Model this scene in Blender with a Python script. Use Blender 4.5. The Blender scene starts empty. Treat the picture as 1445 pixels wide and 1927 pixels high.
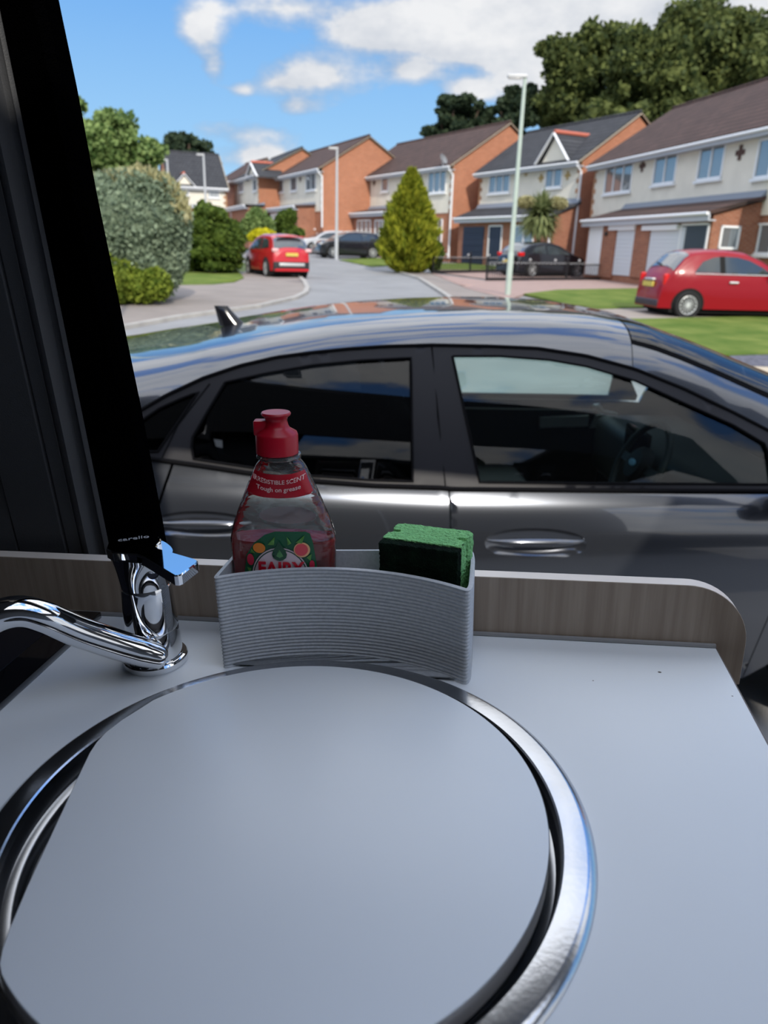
import bpy, bmesh, math, random
from mathutils import Vector, Matrix, Quaternion
from mathutils.geometry import delaunay_2d_cdt
import numpy as np
rnd = random.Random(7)
sc = bpy.context.scene
col = sc.collection
PI = math.pi

# ---------------------------------------------------------------- camera
FP, CX, CY = 1400.0, 722.5, 963.5          # focal length and centre for a 1445 x 1927 frame
EYE = np.array([0.0, 0.0, 1.74])

def frame_from_nadir(nx, ny):
    d = np.array([nx-CX, -(ny-CY), -FP]); up = -d/np.linalg.norm(d)
    f = np.array([0, 0, -1.0]); f = f-f.dot(up)*up; f /= np.linalg.norm(f)
    return np.array([np.cross(f, up), f, up])
R_OUT = frame_from_nadir(606, 4916)        # plumb outdoors
R_VAN = frame_from_nadir(800, 4850)        # the parked van leans a little
cam = bpy.data.cameras.new('camera'); cam_ob = bpy.data.objects.new('camera', cam); col.objects.link(cam_ob)
cam.sensor_width = 36; cam.sensor_height = 36; cam.sensor_fit = 'AUTO'; cam.lens = FP/1927*36
cam.clip_start = 0.01; cam.clip_end = 500
cam_ob.matrix_world = Matrix.Translation(EYE) @ Matrix(R_OUT.tolist()).to_4x4()
cam.dof.use_dof = True; cam.dof.focus_distance = 0.62; cam.dof.aperture_fstop = 9.5
sc.camera = cam_ob

sc.view_settings.view_transform = 'Standard'; sc.view_settings.look = 'None'
sc.view_settings.gamma = 1; sc.view_settings.use_curve_mapping = False
sc.view_settings.exposure = 0.0

# ---------------------------------------------------------------- sun
SUN_AZ, SUN_EL = math.radians(165), math.radians(33)
sd = Vector((math.sin(SUN_AZ)*math.cos(SUN_EL), math.cos(SUN_AZ)*math.cos(SUN_EL), math.sin(SUN_EL)))
sun = bpy.data.lights.new('sun', 'SUN'); sun.energy = 3.4; sun.color = (1.0, 0.93, 0.82); sun.angle = math.radians(0.8)
sun_ob = bpy.data.objects.new('sun', sun); col.objects.link(sun_ob)
sun_ob.rotation_euler = sd.to_track_quat('Z', 'Y').to_euler(); sun_ob.location = (0, 0, 30)

# ---------------------------------------------------------------- world: blue sky with cumulus
def ray(R, x, y):
    return R @ np.array([(x-CX)/FP, -(y-CY)/FP, -1.0])
world = bpy.data.worlds.new('sky'); sc.world = world; world.use_nodes = True
def build_sky():
    nt = world.node_tree; N = nt.nodes; L = nt.links; N.clear()
    def math_(op, a, b=None, clamp=False):
        n = N.new('ShaderNodeMath'); n.operation = op; n.use_clamp = clamp
        for i, s in enumerate((a, b)):
            if s is None: continue
            if isinstance(s, (int, float)): n.inputs[i].default_value = s
            else: L.new(s, n.inputs[i])
        return n.outputs[0]
    tc = N.new('ShaderNodeTexCoord'); sep = N.new('ShaderNodeSeparateXYZ'); L.new(tc.outputs['Generated'], sep.inputs[0])
    X, Y, Z = sep.outputs
    ya = math_('MAXIMUM', math_('ABSOLUTE', Y), 0.15)
    u = math_('DIVIDE', X, ya); w = math_('DIVIDE', Z, ya)
    noise = N.new('ShaderNodeTexNoise'); noise.inputs['Scale'].default_value = 9; noise.inputs['Detail'].default_value = 7; noise.inputs['Roughness'].default_value = .6
    mp = N.new('ShaderNodeMapping'); mp.inputs['Scale'].default_value = (1, 1, 1.9); L.new(tc.outputs['Generated'], mp.inputs[0]); L.new(mp.outputs[0], noise.inputs['Vector'])
    n2 = N.new('ShaderNodeTexNoise'); n2.inputs['Scale'].default_value = 2.3; n2.inputs['Detail'].default_value = 5; L.new(mp.outputs[0], n2.inputs['Vector'])
    blobs = [(372, 55, 38, 42, .95), (400, 120, 26, 38, .85), (585, 142, 85, 38, 1.15), (556, 200, 42, 18, .9), (455, 170, 22, 12, .8), (520, 160, 40, 14, .5),
             (520, 8, 110, 34, .75), (800, 48, 150, 46, 1.1), (772, 132, 52, 22, 1.0), (885, 168, 52, 22, .95), (950, 85, 60, 38, .9), (860, 95, 55, 28, .6),
             (1240, 20, 330, 110, 1.4), (1060, 110, 110, 60, 1.0), (455, 250, 100, 24, .80), (500, 292, 44, 18, 1.0), (440, 300, 60, 24, .45), (700, 70, 70, 30, .85), (1000, 175, 40, 26, .5)]
    tot = None
    for (px, py, rx, ry, s) in blobs:
        d = ray(R_OUT, px, py); u0, w0 = d[0]/d[1], d[2]/d[1]
        d1 = ray(R_OUT, px+rx, py); d2 = ray(R_OUT, px, py-ry)
        a = abs(d1[0]/d1[1]-u0); b = abs(d2[2]/d2[1]-w0)
        du = math_('DIVIDE', math_('SUBTRACT', u, float(u0)), float(a)); dw = math_('DIVIDE', math_('SUBTRACT', w, float(w0)), float(b))
        r2 = math_('ADD', math_('MULTIPLY', du, du), math_('MULTIPLY', dw, dw))
        e = math_('MULTIPLY', math_('POWER', 2.718, math_('MULTIPLY', r2, -0.75)), float(s))
        tot = e if tot is None else math_('ADD', tot, e)
    front = math_('GREATER_THAN', Y, 0.2)
    tot = math_('MULTIPLY', tot, front)
    # elsewhere in the sky: broad cumulus overhead and behind
    fx = math_('SUBTRACT', n2.outputs['Fac'], 0.34); fx = math_('MULTIPLY', fx, 6.0, True)
    hi = math_('MULTIPLY', math_('SUBTRACT', Z, 0.28), 6.0, True)
    other = math_('MAXIMUM', hi, math_('SUBTRACT', 1.0, math_('MULTIPLY', math_('SUBTRACT', Y, -0.1), 4.0, True)))
    tot = math_('ADD', tot, math_('MULTIPLY', math_('MULTIPLY', fx, other), 1.3))
    nn = math_('SUBTRACT', noise.outputs['Fac'], 0.5)
    dens = math_('ADD', math_('MULTIPLY', tot, 1.0), math_('MULTIPLY', nn, 2.1))
    dens = math_('MULTIPLY', math_('SUBTRACT', dens, 0.36), 1.7, True)
    dens = math_('MULTIPLY', dens, math_('MULTIPLY', tot, 3.0, True))
    # clear-sky gradient
    el = N.new('ShaderNodeValToRGB'); L.new(Z, el.inputs[0])
    cr = el.color_ramp; cr.elements[0].position = 0.0; cr.elements[0].color = (.50, .76, 1.0, 1)
    cr.elements[1].position = 1.0; cr.elements[1].color = (.16, .33, .78, 1)
    for p, c in ((.10, (.37, .67, 1.0, 1)), (.27, (.185, .46, .93, 1)), (.5, (.13, .33, .80, 1))):
        e = cr.elements.new(p); e.color = c
    cc = N.new('ShaderNodeValToRGB'); L.new(math_('ADD', math_('MULTIPLY', noise.outputs['Fac'], 0.8), math_('MULTIPLY', dens, 0.35)), cc.inputs[0])
    c2 = cc.color_ramp; c2.elements[0].position = .40; c2.elements[0].color = (.37, .45, .58, 1); c2.elements[1].position = .85; c2.elements[1].color = (.92, .93, .95, 1)
    mix = N.new('ShaderNodeMix'); mix.data_type = 'RGBA'; L.new(dens, mix.inputs['Factor']); L.new(el.outputs[0], mix.inputs[6]); L.new(cc.outputs[0], mix.inputs[7])
    boost = math_('ADD', 1.0, math_('MULTIPLY', math_('MULTIPLY', math_('SUBTRACT', Z, 0.30), 2.2, True), HIGH))   # unseen overhead sky, boosted to light the van interior
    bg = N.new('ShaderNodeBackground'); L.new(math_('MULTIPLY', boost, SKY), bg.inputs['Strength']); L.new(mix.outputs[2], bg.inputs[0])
    out = N.new('ShaderNodeOutputWorld'); L.new(bg.outputs[0], out.inputs[0])
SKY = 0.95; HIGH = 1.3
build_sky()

# ---------------------------------------------------------------- helpers
def onz(R, x, y, z):
    d = ray(R, x, y); return EYE+d*((z-EYE[2])/d[2])
def ony(R, x, y, Y):
    d = ray(R, x, y); return EYE+d*(Y/d[1])
def ground(y):
    return float(np.interp(y, [0, 4, 17, 33, 46, 160], [0, 0, .44, .71, 1.05, 4.0]))
def hit(x, y, h=0.0):
    """the point seen at pixel (x, y) that lies h above the sloping street"""
    d = ray(R_OUT, x, y); lo = None; Y = 2.0
    while Y < 150:
        p = EYE+d*(Y/d[1]); s = p[2]-ground(Y)-h
        if lo is not None and (s < 0) != (lo < 0): return p
        lo = s; Y += .05
    return p

VAN = Matrix.Translation(EYE) @ Matrix((R_OUT @ R_VAN.T).tolist()).to_4x4() @ Matrix.Translation(-Vector(EYE))

class Geo:
    def __init__(s): s.v = []; s.f = []
    def add(s, V, F):
        o = len(s.v); s.v += [tuple(map(float, p)) for p in V]; s.f += [tuple(i+o for i in f) for f in F]; return s
    def box(s, x0, x1, y0, y1, z0, z1):
        V = [(x, y, z) for z in (z0, z1) for y in (y0, y1) for x in (x0, x1)]
        return s.add(V, [(0, 2, 3, 1), (4, 5, 7, 6), (0, 1, 5, 4), (2, 6, 7, 3), (0, 4, 6, 2), (1, 3, 7, 5)])
    def obox(s, c, ax, ay, az):
        c, ax, ay, az = map(Vector, (c, ax, ay, az))
        V = [c+ax*i+ay*j+az*k for k in (-.5, .5) for j in (-.5, .5) for i in (-.5, .5)]
        return s.add(V, [(0, 2, 3, 1), (4, 5, 7, 6), (0, 1, 5, 4), (2, 6, 7, 3), (0, 4, 6, 2), (1, 3, 7, 5)])
    def bar(s, a, b, w, h=None, up=(0, 0, 1)):
        a, b = Vector(a), Vector(b); d = b-a; n = d.cross(Vector(up))
        if n.length < 1e-6: n = d.cross(Vector((1, 0, 0)))
        n.normalize(); m = n.cross(d).normalized(); return s.obox((a+b)/2, n*w, m*(h or w), d)
    def tube(s, path, rad, n=14, cap=True):
        P = [Vector(p) for p in path]; R = rad if hasattr(rad, '__len__') else [rad]*len(P)
        up = Vector((0, 0, 1)); V = []; F = []; prev = None
        for i, p in enumerate(P):
            t = (P[min(i+1, len(P)-1)]-P[max(i-1, 0)]).normalized()
            if prev is None:
                a = t.cross(up);
                if a.length < 1e-4: a = t.cross(Vector((1, 0, 0)))
            else: a = prev-t*prev.dot(t)
            a.normalize(); b = t.cross(a); prev = a
            for k in range(n):
                th = 2*PI*k/n; V.append(p+(a*math.cos(th)+b*math.sin(th))*R[i])
        for i in range(len(P)-1):
            for k in range(n): F.append((i*n+k, i*n+(k+1) % n, (i+1)*n+(k+1) % n, (i+1)*n+k))
        if cap: F.append(tuple(range(n))[::-1]); F.append(tuple((len(P)-1)*n+k for k in range(n)))
        return s.add(V, F)
    def lathe(s, prof, n=48, c=(0, 0, 0), cap=False, sx=1, sy=1):
        V = []; F = []
        for r, z in prof:
            for k in range(n):
                th = 2*PI*k/n; V.append((c[0]+r*sx*math.cos(th), c[1]+r*sy*math.sin(th), c[2]+z))
        for i in range(len(prof)-1):
            for k in range(n): F.append((i*n+k, i*n+(k+1) % n, (i+1)*n+(k+1) % n, (i+1)*n+k))
        if cap: F.append(tuple(range(n))[::-1]); F.append(tuple((len(prof)-1)*n+k for k in range(n)))
        return s.add(V, F)
    def prism(s, poly, h0, h1, axes=((1, 0, 0), (0, 1, 0), (0, 0, 1)), c=(0, 0, 0)):
        A = [Vector(a) for a in axes]; c = Vector(c); n = len(poly)
        V = [c+A[0]*p[0]+A[1]*p[1]+A[2]*h for h in (h0, h1) for p in poly]
        return s.add(V, [tuple(range(n))[::-1], tuple(range(n, 2*n))]+[(i, (i+1) % n, n+(i+1) % n, n+i) for i in range(n)])
    def sphere(s, c, r, nu=20, nv=12, sq=(1, 1, 1)):
        V = [(c[0]+r*sq[0]*math.sin(PI*j/nv)*math.cos(2*PI*i/nu), c[1]+r*sq[1]*math.sin(PI*j/nv)*math.sin(2*PI*i/nu), c[2]+r*sq[2]*math.cos(PI*j/nv)) for j in range(nv+1) for i in range(nu)]
        return s.add(V, [(j*nu+i, (j+1)*nu+i, (j+1)*nu+(i+1) % nu, j*nu+(i+1) % nu) for j in range(nv) for i in range(nu)])
    def xf(s, M):
        s.v = [tuple(M @ Vector(p)) for p in s.v]; return s

def mk(name, g, mat, parent=None, smooth=35, bevel=0, seg=2, M=None, flip=None):
    me = bpy.data.meshes.new(name); me.from_pydata(g.v, [], g.f)
    bm = bmesh.new(); bm.from_mesh(me)
    bmesh.ops.remove_doubles(bm, verts=bm.verts, dist=1e-6)
    if flip is None: bmesh.ops.recalc_face_normals(bm, faces=bm.faces)
    if bevel:
        es = [e for e in bm.edges if len(e.link_faces) == 2 and e.calc_face_angle(0) > .6]
        bmesh.ops.bevel(bm, geom=es, offset=bevel, segments=seg, affect='EDGES', profile=.5, clamp_overlap=True)
    if smooth:
        for e in bm.edges:
            e.smooth = not (len(e.link_faces) == 2 and e.calc_face_angle(0) > math.radians(smooth))
        for f in bm.faces: f.smooth = True
    bm.to_mesh(me); bm.free(); me.update()
    if mat: me.materials.append(mat)
    o = bpy.data.objects.new(name, me); col.objects.link(o)
    if parent: o.parent = parent
    if M is not None: o.matrix_local = M
    return o
def thing(name, label, cat, M=None, group=None):
    o = bpy.data.objects.new(name, None); col.objects.link(o); o.empty_display_size = .1
    if M is not None: o.matrix_world = M
    o['label'] = label; o['category'] = cat
    if group: o['group'] = group
    return o
def tag(o, label, cat, group=None):
    o['label'] = label; o['category'] = cat
    if group: o['group'] = group
    return o
def struct(o, kind='structure'):
    o['kind'] = kind; return o
T = Matrix.Translation
def Rz(a): return Matrix.Rotation(a, 4, 'Z')

def in_poly(p, poly):
    c = False; n = len(poly); x, y = p[0], p[1]
    for i in range(n):
        x1, y1 = poly[i][0], poly[i][1]; x2, y2 = poly[(i+1) % n][0], poly[(i+1) % n][1]
        if (y1 > y) != (y2 > y) and x < (x2-x1)*(y-y1)/(y2-y1)+x1: c = not c
    return c
def densify(poly, step):
    out = []
    for i in range(len(poly)):
        a, b = np.array(poly[i][:2], float), np.array(poly[(i+1) % len(poly)][:2], float)
        k = max(1, int(np.ceil(np.linalg.norm(b-a)/step)))
        out += [tuple(a+(b-a)*j/k) for j in range(k)]
    return out
def patch(poly, step, fmap, thick=0.0, holes=()):
    """a polygon filled with a fine mesh, mapped on to a surface by fmap(u, v, offset), given a turned-in rim"""
    outer = densify(poly, step); pts = list(outer); edges = [(i, (i+1) % len(outer)) for i in range(len(outer))]; loops = [list(range(len(outer)))]
    for h in holes:
        hh = densify(h, step); o = len(pts); pts += hh; lp = list(range(o, o+len(hh))); loops.append(lp)
        edges += [(lp[i], lp[(i+1) % len(lp)]) for i in range(len(lp))]
    xs = [p[0] for p in outer]; ys = [p[1] for p in outer]
    bd = np.array(pts)
    x = min(xs)+step*.37
    while x < max(xs):
        y = min(ys)+step*.41
        while y < max(ys):
            if in_poly((x, y), outer) and not any(in_poly((x, y), h) for h in holes) and np.min(np.hypot(bd[:, 0]-x, bd[:, 1]-y)) > step*.45: pts.append((x, y))
            y += step
        x += step
    r = delaunay_2d_cdt([Vector(p) for p in pts], edges, [], 0, 1e-7)
    vs, fs = r[0], r[2]; F = []
    for f in fs:
        c = sum((vs[i] for i in f), Vector((0, 0)))/len(f)
        if in_poly(c, outer) and not any(in_poly(c, h) for h in holes): F.append(tuple(f))
    g = Geo(); g.add([fmap(p[0], p[1], 0.0) for p in vs], F)
    if thick:
        for lp in loops:
            P = [pts[i] for i in lp]; n = len(P)
            V = [fmap(p[0], p[1], 0.0) for p in P]+[fmap(p[0], p[1], -thick) for p in P]
            o = len(g.v); g.v += [tuple(map(float, q)) for q in V]; g.f += [(o+i, o+(i+1) % n, o+n+(i+1) % n, o+n+i) for i in range(n)]
    return g
def mkp(name, g, mat, parent=None, facing=None, M=None):
    """patch mesh; smooth-shaded face with a sharp rim, faces turned towards 'facing'"""
    me = bpy.data.meshes.new(name); me.from_pydata(g.v, [], g.f); bm = bmesh.new(); bm.from_mesh(me)
    if facing is not None:
        f0 = max(bm.faces, key=lambda f: abs(f.normal.dot(Vector(facing)))*f.calc_area()); fl = f0.normal.dot(Vector(facing)) < 0
        for f in bm.faces:
            if fl: f.normal_flip()
    for f in bm.faces: f.smooth = True
    bm.to_mesh(me); bm.free(); me.materials.append(mat)
    o = bpy.data.objects.new(name, me); col.objects.link(o)
    if parent: o.parent = parent
    if M is not None: o.matrix_local = M
    return o
def arc(cx, cy, r, a0, a1, n):
    return [(cx+r*math.cos(math.radians(a0+(a1-a0)*i/n)), cy+r*math.sin(math.radians(a0+(a1-a0)*i/n))) for i in range(n+1)]
def text_geo(body, size, extrude=0.0, align='CENTER', bold=0.0, sx=1.0):
    cu = bpy.data.curves.new('t', 'FONT'); cu.body = body; cu.size = size; cu.align_x = align; cu.extrude = extrude; cu.offset = bold; cu.resolution_u = 3
    ob = bpy.data.objects.new('t', cu); col.objects.link(ob)
    dg = bpy.context.evaluated_depsgraph_get(); dg.update(); me = ob.evaluated_get(dg).to_mesh()
    g = Geo(); g.add([(v.co.x*sx, v.co.y, v.co.z) for v in me.vertices], [tuple(p.vertices) for p in me.polygons])
    ob.evaluated_get(dg).to_mesh_clear(); bpy.data.objects.remove(ob); bpy.data.curves.remove(cu)
    return g

# ---------------------------------------------------------------- materials
MATS = {}
def P(name, c, rough=.5, metal=0, spec=.5, vary=0, vscale=5, bump=0, bscale=60, coat=0, trans=0, ior=1.45, c2=None, stretch=None, alpha=1, coat_ior=1.5):
    if name in MATS: return MATS[name]
    m = bpy.data.materials.new(name); m.use_nodes = True; nt = m.node_tree; b = nt.nodes['Principled BSDF']
    b.inputs['Base Color'].default_value = (*c, 1); b.inputs['Roughness'].default_value = rough; b.inputs['Metallic'].default_value = metal
    b.inputs['Specular IOR Level'].default_value = spec; b.inputs['Coat Weight'].default_value = coat; b.inputs['Coat Roughness'].default_value = .03
    b.inputs['Coat IOR'].default_value = coat_ior; b.inputs['Transmission Weight'].default_value = trans; b.inputs['IOR'].default_value = ior; b.inputs['Alpha'].default_value = alpha
    tc = nt.nodes.new('ShaderNodeTexCoord'); src = tc.outputs['Object']
    if stretch:
        mp = nt.nodes.new('ShaderNodeMapping'); mp.inputs['Scale'].default_value = stretch; nt.links.new(src, mp.inputs[0]); src = mp.outputs[0]
    if vary or c2:
        n = nt.nodes.new('ShaderNodeTexNoise'); n.inputs['Scale'].default_value = vscale; n.inputs['Detail'].default_value = 6; nt.links.new(src, n.inputs['Vector'])
        mx = nt.nodes.new('ShaderNodeMix'); mx.data_type = 'RGBA'
        mx.inputs[6].default_value = (*[max(0, x*(1-vary)) for x in c], 1); mx.inputs[7].default_value = (*(c2 or [min(1, x*(1+vary)) for x in c]), 1)
        rp = nt.nodes.new('ShaderNodeMapRange'); rp.inputs[1].default_value = .32; rp.inputs[2].default_value = .68
        nt.links.new(n.outputs['Fac'], rp.inputs[0]); nt.links.new(rp.outputs[0], mx.inputs['Factor']); nt.links.new(mx.outputs[2], b.inputs['Base Color'])
    if bump:
        n = nt.nodes.new('ShaderNodeTexNoise'); n.inputs['Scale'].default_value = bscale; n.inputs['Detail'].default_value = 4; nt.links.new(src, n.inputs['Vector'])
        bp = nt.nodes.new('ShaderNodeBump'); bp.inputs['Strength'].default_value = bump; bp.inputs['Distance'].default_value = .01
        nt.links.new(n.outputs['Fac'], bp.inputs['Height']); nt.links.new(bp.outputs[0], b.inputs['Normal'])
    MATS[name] = m; return m
def glassy(name, tint, ior=1.45, bump=0, bscale=20, rough=0.0, stretch=None, haze=0):
    """thin clear pane or shell: tinted see-through plus Fresnel mirror"""
    m = bpy.data.materials.new(name); m.use_nodes = True; nt = m.node_tree; nt.nodes.clear()
    o = nt.nodes.new('ShaderNodeOutputMaterial'); t = nt.nodes.new('ShaderNodeBsdfTransparent'); t.inputs[0].default_value = (*tint, 1)
    gl = nt.nodes.new('ShaderNodeBsdfGlossy'); gl.inputs['Roughness'].default_value = rough; fr = nt.nodes.new('ShaderNodeFresnel'); fr.inputs[0].default_value = ior
    mx = nt.nodes.new('ShaderNodeMixShader'); L = nt.links
    src_ = t.outputs[0]
    if haze:
        df = nt.nodes.new('ShaderNodeBsdfDiffuse'); df.inputs[0].default_value = (.8, .88, .86, 1); m2 = nt.nodes.new('ShaderNodeMixShader'); m2.inputs[0].default_value = haze; L.new(t.outputs[0], m2.inputs[1]); L.new(df.outputs[0], m2.inputs[2]); src_ = m2.outputs[0]
    L.new(fr.outputs[0], mx.inputs[0]); L.new(src_, mx.inputs[1]); L.new(gl.outputs[0], mx.inputs[2]); L.new(mx.outputs[0], o.inputs[0])
    if bump:
        tc = nt.nodes.new('ShaderNodeTexCoord'); mp = nt.nodes.new('ShaderNodeMapping'); mp.inputs['Scale'].default_value = stretch or (1, 1, 1)
        n = nt.nodes.new('ShaderNodeTexNoise'); n.inputs['Scale'].default_value = bscale; n.inputs['Detail'].default_value = 2; n.inputs['Distortion'].default_value = 1.2
        bp = nt.nodes.new('ShaderNodeBump'); bp.inputs['Strength'].default_value = bump; bp.inputs['Distance'].default_value = .01
        L.new(tc.outputs['Object'], mp.inputs[0]); L.new(mp.outputs[0], n.inputs['Vector']); L.new(n.outputs['Fac'], bp.inputs['Height']); L.new(bp.outputs[0], fr.inputs['Normal']); L.new(bp.outputs[0], gl.inputs['Normal'])
    return m
def tiles(name, c1, c2, mortar, scale, w, h, rough=.85, axis='wall', msize=.02, vary=.3):
    m = bpy.data.materials.new(name); m.use_nodes = True; nt = m.node_tree; b = nt.nodes['Principled BSDF']; b.inputs['Roughness'].default_value = rough; L = nt.links
    b.inputs['Specular IOR Level'].default_value = .25
    tc = nt.nodes.new('ShaderNodeTexCoord'); sp = nt.nodes.new('ShaderNodeSeparateXYZ'); L.new(tc.outputs['Object'], sp.inputs[0]); cb = nt.nodes.new('ShaderNodeCombineXYZ')
    if axis == 'wall':
        ad = nt.nodes.new('ShaderNodeMath'); ad.operation = 'ADD'; L.new(sp.outputs[0], ad.inputs[0]); L.new(sp.outputs[1], ad.inputs[1]); L.new(ad.outputs[0], cb.inputs[0]); L.new(sp.outputs[2], cb.inputs[1])
    elif axis == 'roof': L.new(sp.outputs[1], cb.inputs[0]); L.new(sp.outputs[2], cb.inputs[1])
    else: L.new(sp.outputs[0], cb.inputs[0]); L.new(sp.outputs[1], cb.inputs[1])
    bt = nt.nodes.new('ShaderNodeTexBrick'); L.new(cb.outputs[0], bt.inputs['Vector'])
    bt.inputs['Color1'].default_value = (*c1, 1); bt.inputs['Color2'].default_value = (*c2, 1); bt.inputs['Mortar'].default_value = (*mortar, 1)
    bt.inputs['Scale'].default_value = scale; bt.inputs['Mortar Size'].default_value = msize; bt.inputs['Brick Width'].default_value = w; bt.inputs['Row Height'].default_value = h
    n = nt.nodes.new('ShaderNodeTexNoise'); n.inputs['Scale'].default_value = 1.5; n.inputs['Detail'].default_value = 8; L.new(tc.outputs['Object'], n.inputs['Vector'])
    mr = nt.nodes.new('ShaderNodeMapRange'); mr.inputs[3].default_value = 1-vary; mr.inputs[4].default_value = 1+vary; L.new(n.outputs['Fac'], mr.inputs[0])
    mx = nt.nodes.new('ShaderNodeMix'); mx.data_type = 'RGBA'; mx.blend_type = 'MULTIPLY'; mx.inputs['Factor'].default_value = 1; L.new(bt.outputs[0], mx.inputs[6]); L.new(mr.outputs[0], mx.inputs[7]); L.new(mx.outputs[2], b.inputs['Base Color'])
    return m
def leaf_mat(name, dark, light, scale=3.0, tip=None):
    m = bpy.data.materials.new(name); m.use_nodes = True; nt = m.node_tree; b = nt.nodes['Principled BSDF']; L = nt.links
    b.inputs['Roughness'].default_value = .7; b.inputs['Specular IOR Level'].default_value = .2
    ge = nt.nodes.new('ShaderNodeNewGeometry'); rp = nt.nodes.new('ShaderNodeValToRGB'); L.new(ge.outputs['Random Per Island'], rp.inputs[0])
    rp.color_ramp.elements[0].color = (*dark, 1); rp.color_ramp.elements[1].color = (*light, 1)
    L.new(rp.outputs[0], b.inputs['Base Color'])
    tr = nt.nodes.new('ShaderNodeBsdfTranslucent'); L.new(rp.outputs[0], tr.inputs[0]); mx = nt.nodes.new('ShaderNodeMixShader'); mx.inputs[0].default_value = .3
    L.new(b.outputs[0], mx.inputs[1]); L.new(tr.outputs[0], mx.inputs[2]); L.new(mx.outputs[0], nt.nodes['Material Output'].inputs[0])
    return m
# ================================================================ the van interior
WZ = 1.43                                       # worktop height
laminate = P('pale_laminate', (.73, .765, .79), .36, spec=.5, vary=.03, vscale=4)
grey_trim = P('grey_trim', (.052, .054, .059), .55, bump=.12, bscale=900)
dark_trim = P('dark_trim', (.006, .006, .007), .7)
furry = P('black_flocking', (.0008, .0008, .0010), 1.0, spec=.0, bump=.6, bscale=700)
chrome = P('chrome', (.80, .81, .83), .035, 1.0)
steel = P('brushed_steel', (.62, .63, .65), .20, 1.0, bump=.015, bscale=300, vary=.06, vscale=30)
bowl_steel = P('bowl_steel', (.45, .46, .48), .25, 1.0)
wood = P('ash_laminate', (.22, .17, .13), .5, c2=(.32, .26, .205), vscale=7, stretch=(18, 18, .8), bump=.05, bscale=12)
wood_edge = P('ash_edge_band', (.74, .67, .60), .45, vary=.08, vscale=14, stretch=(1, 1, 1))
edge_brown = P('edge_line', (.12, .10, .09), .5)
van_white = P('van_lining', (.11, .113, .12), .7)
van_paint = P('van_paint', (.04, .042, .046), .4)

A = math.radians(-8.5); U = Vector((math.cos(A), math.sin(A), 0)); Wd = Vector((-math.sin(A), math.cos(A), 0))
O = Vector((.264, .525, WZ))
FM = VAN @ Matrix(((U.x, Wd.x, 0, O.x), (U.y, Wd.y, 0, O.y), (0, 0, 1, O.z), (0, 0, 0, 1)))   # furniture frame: x along the back edge, y away, z up
FMi = FM.inverted()
def vf(x, y, z=WZ):                           # van coordinates -> furniture coordinates
    return FMi @ (VAN @ Vector((x, y, z)))

# shell: window-side wall, far wall, roof, floor, all behind or beside the picture
g = Geo().box(-3.46, 2.7, .10, .24, 1.05, 1.42); struct(mk('sun_block_rim', g, van_paint, M=FM)); g = Geo().box(-3.46, 2.7, .10, .16, -1.37, -.93); struct(mk('sun_block_skirt', g, van_paint, M=FM))  # unseen rim added to shade the car; skirt deepened to block sun underneath
SC = vf(-.059, .342); LC = vf(-.0615, .337)
g = Geo().box(-3.4, -.62, .03, .10, -.95, 1.05); struct(mk('wall_left', g, grey_trim, M=FM)).hide_render = False
g = Geo().box(-3.4, 2.6, -1.62, -1.56, -.95, 1.05); struct(mk('wall_back', g, van_white, M=FM))
g = Geo()
for (a, b, c, d) in ((-3.4, 2.6, -.05, .22), (-3.4, 2.6, -1.62, -1.0), (-3.4, -.35, -1.0, -.05), (1.5, 2.6, -1.0, -.05)): g.box(a, b, c, d, 1.05, 1.11)
struct(mk('ceiling', g, van_white, M=FM))
g = Geo().box(-3.4, 2.6, -1.62, .10, -.97, -.92); struct(mk('floor', g, P('van_floor', (.035, .03, .028), .6), M=FM))
g = Geo().box(-3.46, -3.4, -1.62, .10, -.95, 1.05); struct(mk('wall_rear', g, van_white, M=FM))
g = Geo().box(-3.46, 2.7, .22, .24, .72, 1.05).box(-3.46, 2.7, -.08, .22, -1.10, -.97); struct(mk('trim_1', g, van_paint, M=FM))

# door pillar (leans in towards the roof)
def lean(pts, z0, z1, k, dy=0):
    g = Geo(); n = len(pts); V = []
    for z in (z0, z1):
        for x, y in pts: V.append((x, y-(z-1.467)*k+dy, z))
    return g.add(V, [(i, (i+1) % n, n+(i+1) % n, n+i) for i in range(n)]+[tuple(range(n)), tuple(range(n, 2*n))])
pil = thing('door_pillar', 'grey moulded plastic door pillar leaning in at the left behind the tap', 'pillar', VAN)
mk('pillar_panel', lean([(-.343, .648), (-.2965, .641), (-.2950, .645), (-.2935, .641), (-.281, .640), (-.279, .700), (-.343, .70)], 1.30, 2.25, .10), grey_trim, pil, smooth=0, bevel=.0008)
mk('moulding', lean([(-.281, .640), (-.276, .634), (-.272, .633), (-.269, .637), (-.266, .643), (-.262, .643), (-.259, .639), (-.256, .640), (-.2545, .645), (-.254, .70), (-.281, .70)], 1.30, 2.25, .10), grey_trim, pil, smooth=60)
mk('recess', lean([(-.47, .69), (-.340, .69), (-.340, .72), (-.47, .72)], 1.30, 2.25, .10), dark_trim, pil)
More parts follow.
